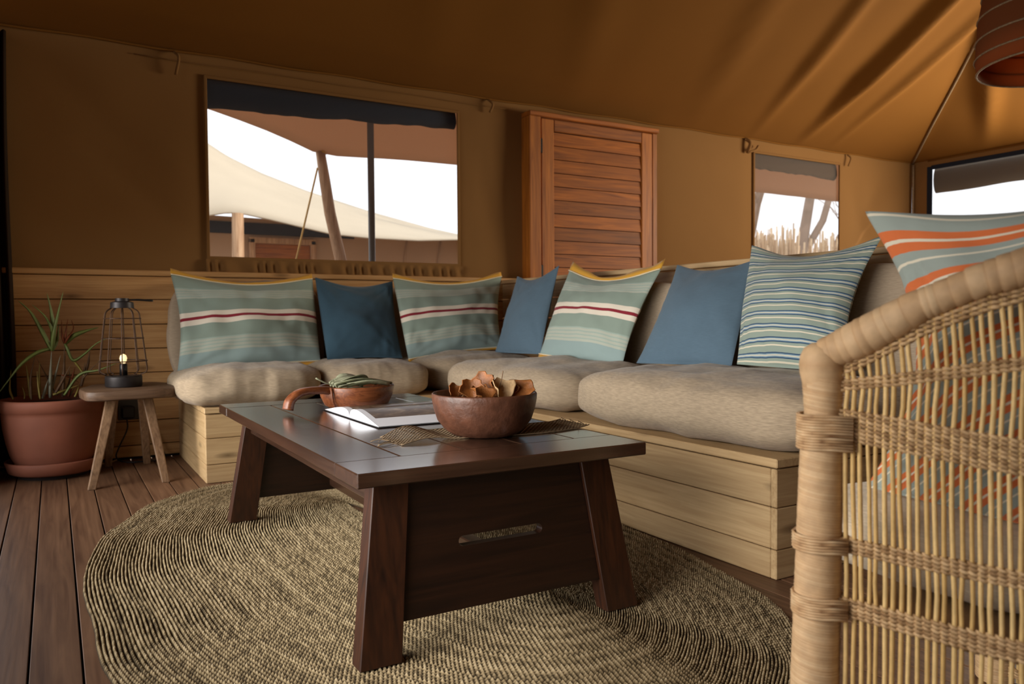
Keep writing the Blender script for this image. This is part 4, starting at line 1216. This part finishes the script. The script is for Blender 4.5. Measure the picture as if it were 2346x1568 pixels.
blade([PX(138, 912, 4.42), PX(142, 850, 4.42), n2], 0.008, M['leaf_d'], 'stem', 0.9)
blade([n2, PX(165, 772, 4.42), PX(195, 760, 4.44), PX(221, 753, 4.46)], 0.012, M['leaf'])
blade([n2, PX(152, 800), PX(165, 828, 4.40), PX(190, 815, 4.40), PX(220, 790, 4.40), PX(255, 775, 4.38)], 0.008, M['leaf'])
blade([PX(150, 905, 4.33), PX(185, 860, 4.33), PX(230, 850, 4.30), PX(275, 835, 4.28)], 0.007, M['leaf'])
blade([n2, PX(142, 770), PX(139, 735, 4.43)], 0.006, M['leaf_r'])
blade([n2, PX(150, 765), PX(152, 732, 4.44)], 0.006, M['leaf_r'])
blade([n2, PX(155, 775), PX(164, 755, 4.44), PX(158, 735, 4.46)], 0.005, M['leaf_r'])
r2 = random.Random(5)
stems = [((30, 912), (22, 890), (26, 845), 'leaf_y', 0.006), ((65, 912), (60, 870), (55, 835), 'leaf_y', 0.007), ((85, 912), (84, 875), (86, 830), 'leaf_y', 0.008),
         ((76, 912), (74, 865), (86, 815), 'leaf_d', 0.006), ((118, 905), (100, 868), (78, 820), 'leaf_d', 0.004), ((105, 910), (108, 870), (112, 830), 'leaf_g', 0.009), ((110, 905), (122, 865), (138, 815), 'leaf_g', 0.007),
         ((125, 908), (138, 862), (148, 812), 'leaf_d', 0.006), ((128, 900), (145, 870), (163, 840), 'leaf_d', 0.007), ((120, 905), (150, 895), (178, 885), 'leaf_y', 0.006),
         ((178, 890), (185, 860), (190, 835), 'leaf_d', 0.008), ((186, 868), (195, 835), (202, 800), 'leaf_d', 0.007), ((165, 830), (178, 850), (190, 868), 'leaf_y', 0.006),
         ((95, 912), (90, 880), (88, 850), 'leaf_y', 0.005), ((98, 912), (104, 888), (112, 870), 'leaf_g', 0.007), ((150, 912), (153, 905), (160, 895), 'leaf_g', 0.004),
         ((168, 912), (172, 902), (175, 890), 'leaf_y', 0.005), ((55, 912), (54, 900), (50, 885), 'leaf_y', 0.004), ((140, 860), (160, 868), (178, 880), 'leaf_r', 0.003), ((150, 912), (158, 870), (165, 845), 'leaf_r', 0.008),
         ((135, 912), (150, 880), (152, 850), 'leaf_g', 0.006), ((188, 870), (205, 850), (228, 832), 'leaf_d', 0.003)]
for k, (a, b_, c, m_, w_) in enumerate(stems):
    yy = 4.36+0.1*r2.random()
    blade([PX(*a, yy), PX(*b_, yy+0.01), PX(*c, yy+0.02*r2.uniform(-1, 1))], w_, M[m_], 'leaf' if m_ in ('leaf_y', 'leaf') else 'stem', 0.7)

# ------------------------------------------------------------------ wicker armchair
ch = empty('wicker_armchair', (1.27, 0.55, 0), 'round-backed wicker tub chair with thick wrapped rim in the right foreground', 'chair')
plan = catmull([(0.938, 0.730, 0), (0.965, 0.605, 0), (1.000, 0.480, 0), (1.065, 0.345, 0), (1.175, 0.230, 0), (1.320, 0.180, 0), (1.465, 0.225, 0), (1.575, 0.345, 0), (1.640, 0.500, 0), (1.665, 0.680, 0), (1.640, 0.860, 0)], 24)
pl = [0.0]
for a, b_ in zip(plan, plan[1:]): pl.append(pl[-1]+(b_-a).length)
TOT = pl[-1]
def plan_at(s_):
    s_ = max(0, min(TOT, s_)); i_ = int(np.searchsorted(pl, s_))-1; i_ = max(0, min(len(plan)-2, i_))
    t = (s_-pl[i_])/max(1e-9, pl[i_+1]-pl[i_]); p = plan[i_].lerp(plan[i_+1], t)
    d = (plan[min(i_+2, len(plan)-1)]-plan[max(i_-1, 0)]).normalized()
    return p, d
def smooth(t): t = max(0, min(1, t)); return t*t*(3-2*t)
RZ = [(0.0, 0.682), (0.06, 0.712), (0.13, 0.752), (0.20, 0.782), (0.30, 0.812), (0.45, 0.838), (0.62, 0.850), (0.80, 0.855)]
def rim_z(s_):
    q = min(s_, TOT-s_)
    return float(np.interp(q, [a for a, _ in RZ], [b_ for _, b_ in RZ]))
rw = np.random.RandomState(11)
# rim : thick tube wrapped with overlapping strips
def wrapped(name, path, rad, step_lo, step_hi, seed, n=20, ridge=0.0012):
    rs_ = np.random.RandomState(seed)
    cum = [0.0]
    for a, b_ in zip(path, path[1:]): cum.append(cum[-1]+(b_-a).length)
    tot = cum[-1]
    X = np.array([[p.x, p.y, p.z] for p in path])
    S = []; OFF = []; TN = []
    s_ = 0.0
    while s_ < tot:
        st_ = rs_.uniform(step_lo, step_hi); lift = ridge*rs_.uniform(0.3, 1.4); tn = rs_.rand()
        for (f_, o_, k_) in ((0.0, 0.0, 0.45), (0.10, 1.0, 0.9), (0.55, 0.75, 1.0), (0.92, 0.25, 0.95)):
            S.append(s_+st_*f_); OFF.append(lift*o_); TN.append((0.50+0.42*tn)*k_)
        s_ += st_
    S = np.array(S); keep = S <= tot; S = S[keep]; OFF = np.array(OFF)[keep]; TN = np.array(TN)[keep]
    PX_ = np.stack([np.interp(S, cum, X[:, k]) for k in range(3)], 1)
    rr = np.array([rad(q/tot) for q in S])+OFF
    D = np.gradient(PX_, axis=0); D /= np.linalg.norm(D, axis=1)[:, None]+1e-9
    ref = np.array([0, 0, 1.0]) if abs(D[:, 2]).mean() < 0.7 else np.array([1.0, 0, 0])
    A = np.cross(D, ref); A /= np.linalg.norm(A, axis=1)[:, None]; Bn = np.cross(A, D)
    th = 2*PI*np.arange(n)/n
    V = PX_[:, None, :]+rr[:, None, None]*(A[:, None, :]*np.cos(th)[None, :, None]+Bn[:, None, :]*np.sin(th)[None, :, None])
    # the strips run slightly askew round the pole
    V = V+D[:, None, :]*(0.0035*np.sin(th+1.0))[None, :, None]
    m_ = len(S); ii = np.arange(m_-1)[:, None]; kk = np.arange(n)[None, :]
    F = np.stack([ii*n+kk, ii*n+(kk+1) % n, (ii+1)*n+(kk+1) % n, (ii+1)*n+kk], -1).reshape(-1, 4)
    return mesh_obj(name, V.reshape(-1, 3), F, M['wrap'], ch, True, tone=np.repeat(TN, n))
rim_path = []
for s_ in np.linspace(0, TOT, 160):
    p, d = plan_at(s_); rim_path.append(Vector((p.x, p.y, rim_z(s_)+0.010)))
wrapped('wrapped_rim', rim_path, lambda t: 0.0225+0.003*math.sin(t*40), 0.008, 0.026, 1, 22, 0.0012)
kb = MB().lathe(rim_path[0].x-0.001, rim_path[0].y+0.002, [(0.001, 0.640), (0.0262, 0.642), (0.0275, 0.655), (0.0305, 0.668), (0.0315, 0.680), (0.0300, 0.692), (0.0250, 0.703), (0.0150, 0.710), (0.001, 0.712)], 28)
kb.build('post_cap', M['wrap'], ch, True, tone=np.repeat([0.3, 0.3, 0.55, 0.7, 0.35, 0.7, 0.75, 0.8, 0.8], 28))
# front posts
for sgn, s0 in ((0, 0.0), (1, TOT)):
    p, d = plan_at(s0)
    lean = Vector((-0.012, 0.010, 0)) if sgn == 0 else Vector((0.012, 0.010, 0))
    path = [Vector((p.x, p.y, 0.690-0.69*t))+lean*(t) for t in np.linspace(0, 1, 12)]
    wrapped('wrapped_post', path, lambda t: 0.0275+0.0065*min(1, t*1.15)-0.004*math.exp(-((t-0.13)/0.05)**2), 0.0018, 0.0048, 5+sgn, 28, 0.0008)
# bands of twisted cord lashed across the canes
def zb_thin(s_): q = min(s_, TOT-s_); return float(np.interp(q, [0, 0.1, 0.24, 0.5, 0.8], [0.648, 0.664, 0.690, 0.715, 0.725]))
def zb_main(s_): q = min(s_, TOT-s_); return float(np.interp(q, [0, 0.1, 0.24, 0.5, 0.8], [0.600, 0.592, 0.578, 0.560, 0.55]))
bands = [('rim', lambda s_: rim_z(s_)-0.022, 3, 0.0060), ('thin', zb_thin, 3, 0.0056), ('main', zb_main, 8, 0.0056), ('seat', lambda s_: 0.430, 4, 0.0054), ('low', lambda s_: 0.343, 5, 0.0054), ('foot', lambda s_: 0.19, 4, 0.0054), ('base', lambda s_: 0.03, 4, 0.0054)]
CS = 0.0105
ncane = int((TOT-0.06)/CS)
for (nm, zf, rows, dz) in bands:
    VV = []; FF = []; TT = []; bi = 0
    for r_ in range(rows):
        for strand in (0, 1):
            S = np.arange(0.016, TOT-0.016, CS/3.0)
            pts = []
            ph = PI*(strand+r_)
            rad = 0.0023*(1+0.15*rw.rand())
            for s_ in S:
                p, d = plan_at(s_); nrm_ = Vector((d.y, -d.x, 0))
                w_ = math.sin(PI*(s_-0.03)/CS+ph)
                z_ = zf(s_)+(r_-(rows-1)/2)*dz+0.0012*math.cos(PI*(s_-0.03)/CS+ph)+0.0012*noise.noise(Vector((s_*14, r_*3, strand)))
                pts.append(Vector((p.x, p.y, z_))+nrm_*(0.0046*w_))
            X = np.array([[q.x, q.y, q.z] for q in pts]); D = np.gradient(X, axis=0); D /= np.linalg.norm(D, axis=1)[:, None]
            A = np.cross(D, np.array([0, 0, 1.0])); A /= np.linalg.norm(A, axis=1)[:, None]; Bn = np.cross(A, D)
            n = 5; th = 2*PI*np.arange(n)/n
            V = X[:, None, :]+rad*(A[:, None, :]*np.cos(th)[None, :, None]+Bn[:, None, :]*np.sin(th)[None, :, None])
            m_ = len(X); ii = np.arange(m_-1)[:, None]; kk = np.arange(n)[None, :]
            F = np.stack([ii*n+kk, ii*n+(kk+1) % n, (ii+1)*n+(kk+1) % n, (ii+1)*n+kk], -1).reshape(-1, 4)+bi
            VV.append(V.reshape(-1, 3)); FF.append(F); bi += m_*n
            tn = 0.55+0.3*np.sin(S*60+r_*2+strand)+0.2*rw.randn(len(S)); TT.append(np.repeat(np.clip(tn, 0, 1), n))
    mesh_obj('woven_band', np.concatenate(VV), np.concatenate(FF), M['weave'], ch, True, tone=np.concatenate(TT))
# lashings from the bands to the posts
for zc, ht in ((0.588, 0.05), (0.432, 0.024), (0.343, 0.03)):
    for sgn, s0 in ((0, 0.0), (1, TOT)):
        p, d = plan_at(s0); 
        if sgn: d = -d
        q = Vector((p.x, p.y, 0))+ (Vector((-0.006, 0.004, 0)))
        b = MB(); nn_ = int(ht/0.0036)
        for k in range(nn_):
            z_ = zc-ht/2+ht*k/nn_
            rr_ = 0.0350 if zc < 0.38 else (0.0340 if zc < 0.5 else 0.0290)
            a0 = math.atan2(d.y, d.x); pts = []
            for j in range(13):
                a = a0+0.55+(2*PI-1.1)*j/12; pts.append(q+Vector((rr_*math.cos(a), rr_*math.sin(a), z_)))
            le = 0.052 if zc > 0.5 else 0.046
            pts = [q+d*le+Vector((d.y, -d.x, 0))*(-0.006)+Vector((0, 0, z_))]+pts+[q+d*le+Vector((d.y, -d.x, 0))*0.006+Vector((0, 0, z_))]
            b.tube(pts, 0.0021, 5)
        mesh_obj('lashing', b.V, b.F, M['wrap'], ch, True, tone=np.clip(0.55+0.25*np.random.RandomState(3).randn(len(b.V)//5), 0, 1).repeat(5)[:len(b.V)] if len(b.V) % 5 == 0 else np.full(len(b.V), 0.6))
# upright canes
for k in range(ncane):
    s_ = 0.034+k*CS
    p, d = plan_at(s_); zt_ = rim_z(s_)-0.006
    q_ = min(s_, TOT-s_)
    sh = 0.010*rw.uniform(-0.4, 0.4)
    pts = []
    off = [rw.uniform(-0.0022, 0.0022) for _ in range(5)]
    zz = [zt_, zb_thin(s_), zb_main(s_), 0.432, 0.343, 0.19, 0.012]
    fan_ = [0.007, 0.0, 0.004, 0.001, 0.0, 0.001, 0.0]
    for j, z_ in enumerate(zz):
        pts.append(Vector((p.x, p.y, z_))-d*fan_[j]*(1 if s_ < TOT/2 else -1)+d*(off[j % 5] if 0 < j < 6 else 0)*0.6)
    mids = []
    for a, b_ in zip(pts, pts[1:]):
        mids.append(a); mids.append((a+b_)/2+d*rw.uniform(-0.0018, 0.0018))
    mids.append(pts[-1])
    b = MB(); b.tube(mids, 0.0031*rw.uniform(0.9, 1.15), 6)
    mesh_obj('cane', b.V, b.F, M['cane'], ch, True, tone=np.full(len(b.V), rw.rand()))
# seat deck
V = [(1.27, 0.55, 0.335)]; F = []
loop = [plan_at(s_)[0] for s_ in np.linspace(0.02, TOT-0.02, 40)]
for p in loop: V.append((1.27+(p.x-1.27)*0.97, 0.55+(p.y-0.55)*0.97, 0.335))
for k in range(1, 40): F.append((0, k, k+1))
F.append((0, 40, 1))
o = mesh_obj('seat_deck', V, F, M['weave'], ch, tone=np.full(41, 0.4)); s_ = o.modifiers.new('t', 'SOLIDIFY'); s_.thickness = 0.012
cushion('chair_cushion', 'cream slub-linen seat cushion on the wicker tub chair', 'cushion', 1.310, 0.640, 0.343, 0.260, 0.295, 0.064, M['cream_linen'], 3.4, 12, wr=0.008)
pillow('throw_pillow', 'large orange, grey and white striped pillow on the wicker tub chair', (1.125, 0.800, 0.915), (1.17, 0.300, 0.935), (1.13, 0.320, 0.455), (1.135, 0.800, 0.470), 0.15, M['stripe_orange'], (0.035, 0.05, 0.0, 0.085), 21, n=44, wr=0.012, uvrot=-0.9)

# ------------------------------------------------------------------ pendant shade at the upper right
pe = empty('pendant_lamp', (3.92, 1.80, 1.86), 'rust-coloured wicker pendant shade hanging at the upper right', 'lamp')
b = MB(); prof_ = [(0.335, 1.86), (0.345, 1.92), (0.335, 2.1), (0.30, 2.3), (0.22, 2.46), (0.08, 2.53)]
V = []; F = []
for (r_, z_) in prof_:
    for k in range(48): V.append((3.92+r_*math.cos(2*PI*k/48), 1.80+r_*math.sin(2*PI*k/48), z_))
for j in range(5):
    for k in range(48): F.append((j*48+k, j*48+(k+1) % 48, (j+1)*48+(k+1) % 48, (j+1)*48+k))
o = the_shade = mesh_obj('shade', V, F, M['shade'], pe, True); s_ = o.modifiers.new('t', 'SOLIDIFY'); s_.thickness = 0.004
for k, (r_, z_) in enumerate(((0.338, 1.86), (0.347, 1.92), (0.343, 2.0), (0.336, 2.1), (0.32, 2.2))):
    MB().tube([(3.92+r_*math.cos(2*PI*j/40), 1.80+r_*math.sin(2*PI*j/40), z_) for j in range(41)], 0.005, 5, cap=False).build('hoop', M['net'], the_shade, True)
MB().tube([(3.92, 1.80, 2.52), (3.92, 1.80, roofz(3.92, 1.80))], 0.005, 6).build('cord', M['black'], pe, True)

# ------------------------------------------------------------------ outside : awning, poles, second tent, scrub
def awz(y_): return 2.065+0.40*(6.2-y_)
V = []; F = []
xa = np.arange(-3.2, 8.7, 0.2); ny = 14
for x_ in xa:
    # scalloped front edge pulled out at each pole
    if x_ < 1.86: edge = 6.2-0.64*max(0.0, 1-((x_+0.6)/2.46)**2)
    else: edge = 6.2-0.10*math.sin(PI*min(1, (x_-1.86)/9))
    for j in range(ny+1):
        t = j/ny; y_ = 4.15+(edge-4.15)*t
        V.append((x_, y_, awz(y_)-0.03*math.sin(PI*t)+0.012*noise.noise(Vector((x_*1.5, y_*2, 0)))))
for i_ in range(len(xa)-1):
    for j in range(ny): F.append((i_*(ny+1)+j, (i_+1)*(ny+1)+j, (i_+1)*(ny+1)+j+1, i_*(ny+1)+j+1))
aw = mesh_obj('awning', V, F, M['awning'], None, True); s_ = aw.modifiers.new('t', 'SOLIDIFY'); s_.thickness = 0.004
tag(aw, 'tan canvas awning stretched outside over the windows', 'awning')
lg = MB(); pts = [(1.86, 6.18, 2.10), (1.90, 6.19, 1.85), (1.94, 6.2, 1.6), (2.03, 6.2, 1.2), (2.16, 6.22, 0.6), (2.42, 6.25, -0.6)]
lg.tube(pts, [0.036, 0.043, 0.045, 0.047, 0.05, 0.055], 14)
o = lg.build('log_pole', M['log'], None, True); tag(o, 'leaning debarked log pole propping the awning outside the big window', 'pole')
MB().tube([(1.875, 6.14, 2.075), (1.84, 6.19, 2.10), (1.87, 6.235, 2.085), (1.91, 6.19, 2.07), (1.875, 6.14, 2.075)], 0.012, 6).build('lashing', M['rope'], o, True)
o = MB().tube([(1.845, 6.20, 1.95), (1.66, 6.2, 1.2), (1.22, 6.2, -0.6)], 0.0075, 6).build('guy_rope', M['rope'], None, True)
tag(o, 'thin yellow guy rope slanting down beside the log pole', 'rope')
o = MB().tube([(1.922, 5.2, 2.46), (1.922, 5.2, -0.6)], 0.0235, 14).build('steel_pole', M['steel'], None, True)
tag(o, 'upright grey steel pole just outside the big window', 'pole')

# second tent
ft = empty('second_tent', (3.5, 12.5, -0.6), 'second safari tent with pale sagging roof seen through the big window', 'tent')
prof_r = [(0.3, 3.85), (1.2, 3.40), (1.8, 3.08), (2.05, 2.93), (2.5, 2.74), (3.1, 2.55), (4.06, 2.31), (5.0, 2.12), (5.6, 2.03), (6.6, 1.98)]
def eave_z(x_):
    return float(np.interp(x_, [0.3, 1.2, 1.80, 2.05, 2.25, 2.62, 3.10, 3.46, 4.0, 4.8, 5.5, 6.6], [2.02, 2.07, 2.13, 2.185, 2.18, 2.12, 2.03, 1.965, 1.935, 1.93, 1.975, 1.95]))
V = []; F = []
xr_ = np.arange(0.3, 6.61, 0.1)
for x_ in xr_:
    zt_ = float(np.interp(x_, [a for a, _ in prof_r], [b_ for _, b_ in prof_r]))
    ze_ = eave_z(x_)
    for j in range(11):
        t = j/10; yy = 10.6+ (13.2-10.6)*t
        V.append((x_*(yy/11.0), yy, 0.75+((ze_-0.75)*(1-t**0.8)+(zt_-0.75)*(t**0.8))*(yy/11.0)))
nr_ = 11
for i_ in range(len(xr_)-1):
    for j in range(10): F.append((i_*nr_+j, (i_+1)*nr_+j, (i_+1)*nr_+j+1, i_*nr_+j+1))
o = mesh_obj('roof_sheet', V, F, M['fartent'], ft, True); s_ = o.modifiers.new('t', 'SOLIDIFY'); s_.thickness = 0.02
MB().hexa([(0.4, 11.9, -0.6), (3.6, 11.9, -0.6), (3.6, 12.0, -0.6), (0.4, 12.0, -0.6)], [(0.4, 11.9, 2.26), (3.6, 11.9, 2.22), (3.6, 12.0, 2.22), (0.4, 12.0, 2.26)]).hexa([(3.6, 11.9, -0.6), (7.2, 11.9, -0.6), (7.2, 12.0, -0.6), (3.6, 12.0, -0.6)], [(3.6, 11.9, 2.22), (7.2, 11.9, 1.98), (7.2, 12.0, 1.98), (3.6, 12.0, 2.22)]).build('front_wall', M['farwall'], ft)
MB().box(0.4, 4.1, 11.86, 11.90, 1.99, 2.16, 0.005).build('dark_strip', M['blind'], ft)  # dark strip across the far wall below the eave
MB().box(2.50, 2.58, 11.82, 11.90, -0.6, 1.93, 0.01).build('door_jamb', M['log'], ft)
MB().box(3.40, 3.48, 11.82, 11.90, -0.6, 1.93, 0.01).build('door_jamb', M['log'], ft)
MB().box(2.50, 3.48, 11.82, 11.90, 1.86, 1.95, 0.01).build('door_head', M['log'], ft)
MB().box(2.58, 3.40, 11.86, 11.90, -0.6, 1.86, 0.01).build('door_leaf', M['teak'], ft)
o = MB().tube([(2.10, 10.62, 2.12), (2.09, 10.62, 1.0), (2.07, 10.62, -0.6)], [0.075, 0.08, 0.085], 12).build('log_pole', M['log'], ft, True)
for sx in (5.0, 5.6, 6.2):
    MB().tube([(sx, 11.89, 2.02), (sx-0.05, 11.89, 1.7), (sx-0.03, 11.89, 1.3)], 0.018, 5).build('canvas_fold', M['farwall'], ft, True)

# bare trees beyond the small window
def tree(x_, y_, h, r_, seed, label, lean=0.0):
    rt_ = random.Random(seed); mb = MB()
    def grow(p, d, ln, rad, lev):
        n_ = 4; pts = [p]; q = p.copy(); dd = d.copy()
        for _ in range(n_):
            dd = (dd+Vector((rt_.uniform(-1, 1), rt_.uniform(-1, 1), rt_.uniform(-0.3, 0.5)))*0.16).normalized()
            q = q+dd*ln/n_; pts.append(q.copy())
        mb.tube(pts, [rad*(1-0.45*i_/n_) for i_ in range(n_+1)], 6 if lev < 2 else 4, cap=False)
        if lev >= 5: return
        for _ in range(rt_.choice((2, 3)) if lev else 3):
            k = rt_.randint(2, n_)
            nd = (dd+Vector((rt_.uniform(-1, 1), rt_.uniform(-1, 1), rt_.uniform(-0.2, 0.7)))*0.75).normalized()
            grow(pts[k], nd, ln*rt_.uniform(0.55, 0.8), rad*0.52, lev+1)
    grow(Vector((x_, y_, -0.6)), Vector((lean, 0, 1)).normalized(), h, r_, 0)
    o = mb.build('bare_tree', M['bark'], None, True)
    return tag(o, label, 'tree', 'bare trees beyond the small window')
tree(12.02, 10.55, 4.4, 0.11, 1, 'bare tree at the left edge of the small window', 0.0)
tree(12.42, 10.45, 4.6, 0.11, 22, 'bare tree with upright twin trunks left of centre in the small window', 0.0)
tree(12.05, 10.05, 4.8, 0.14, 33, 'bare tree leaning right in the middle of the small window', 0.16)
tree(14.25, 10.4, 2.4, 0.06, 41, 'thin bare sapling at the right of the small window', 0.05)
# dry reeds
rr3 = np.random.RandomState(8); V = []; F = []; TT = []
nb_ = 2600
for k in range(nb_):
    t = rr3.rand(); x_ = 8.8+5.6*t+rr3.randn()*0.1; y_ = 9.3-2.2*t+rr3.rand()*1.3
    h = 1.82+0.32*rr3.rand()+0.14*math.sin(x_*5)-0.12*t-(0.25 if 0.35 < t < 0.5 else 0)
    w_ = 0.014+0.014*rr3.rand(); dx, dy = rr3.randn(2)*0.06
    a = rr3.rand()*PI; cx, cy = w_*math.cos(a), w_*math.sin(a); n0 = len(V)
    V += [(x_-cx, y_-cy, -0.6), (x_+cx, y_+cy, -0.6), (x_+dx*0.5+cx, y_+dy*0.5+cy, h*0.6), (x_+dx*0.5-cx, y_+dy*0.5-cy, h*0.6), (x_+dx+cx*0.6, y_+dy+cy*0.6, h), (x_+dx-cx*0.6, y_+dy-cy*0.6, h)]
    F += [(n0, n0+1, n0+2, n0+3), (n0+3, n0+2, n0+4, n0+5)]; TT += [rr3.rand()]*6
o = mesh_obj('dry_reeds', V, F, M['reed'], None, tone=TT)
tag(o, 'stand of pale dry reeds beyond the small window', 'reeds', kind='stuff')
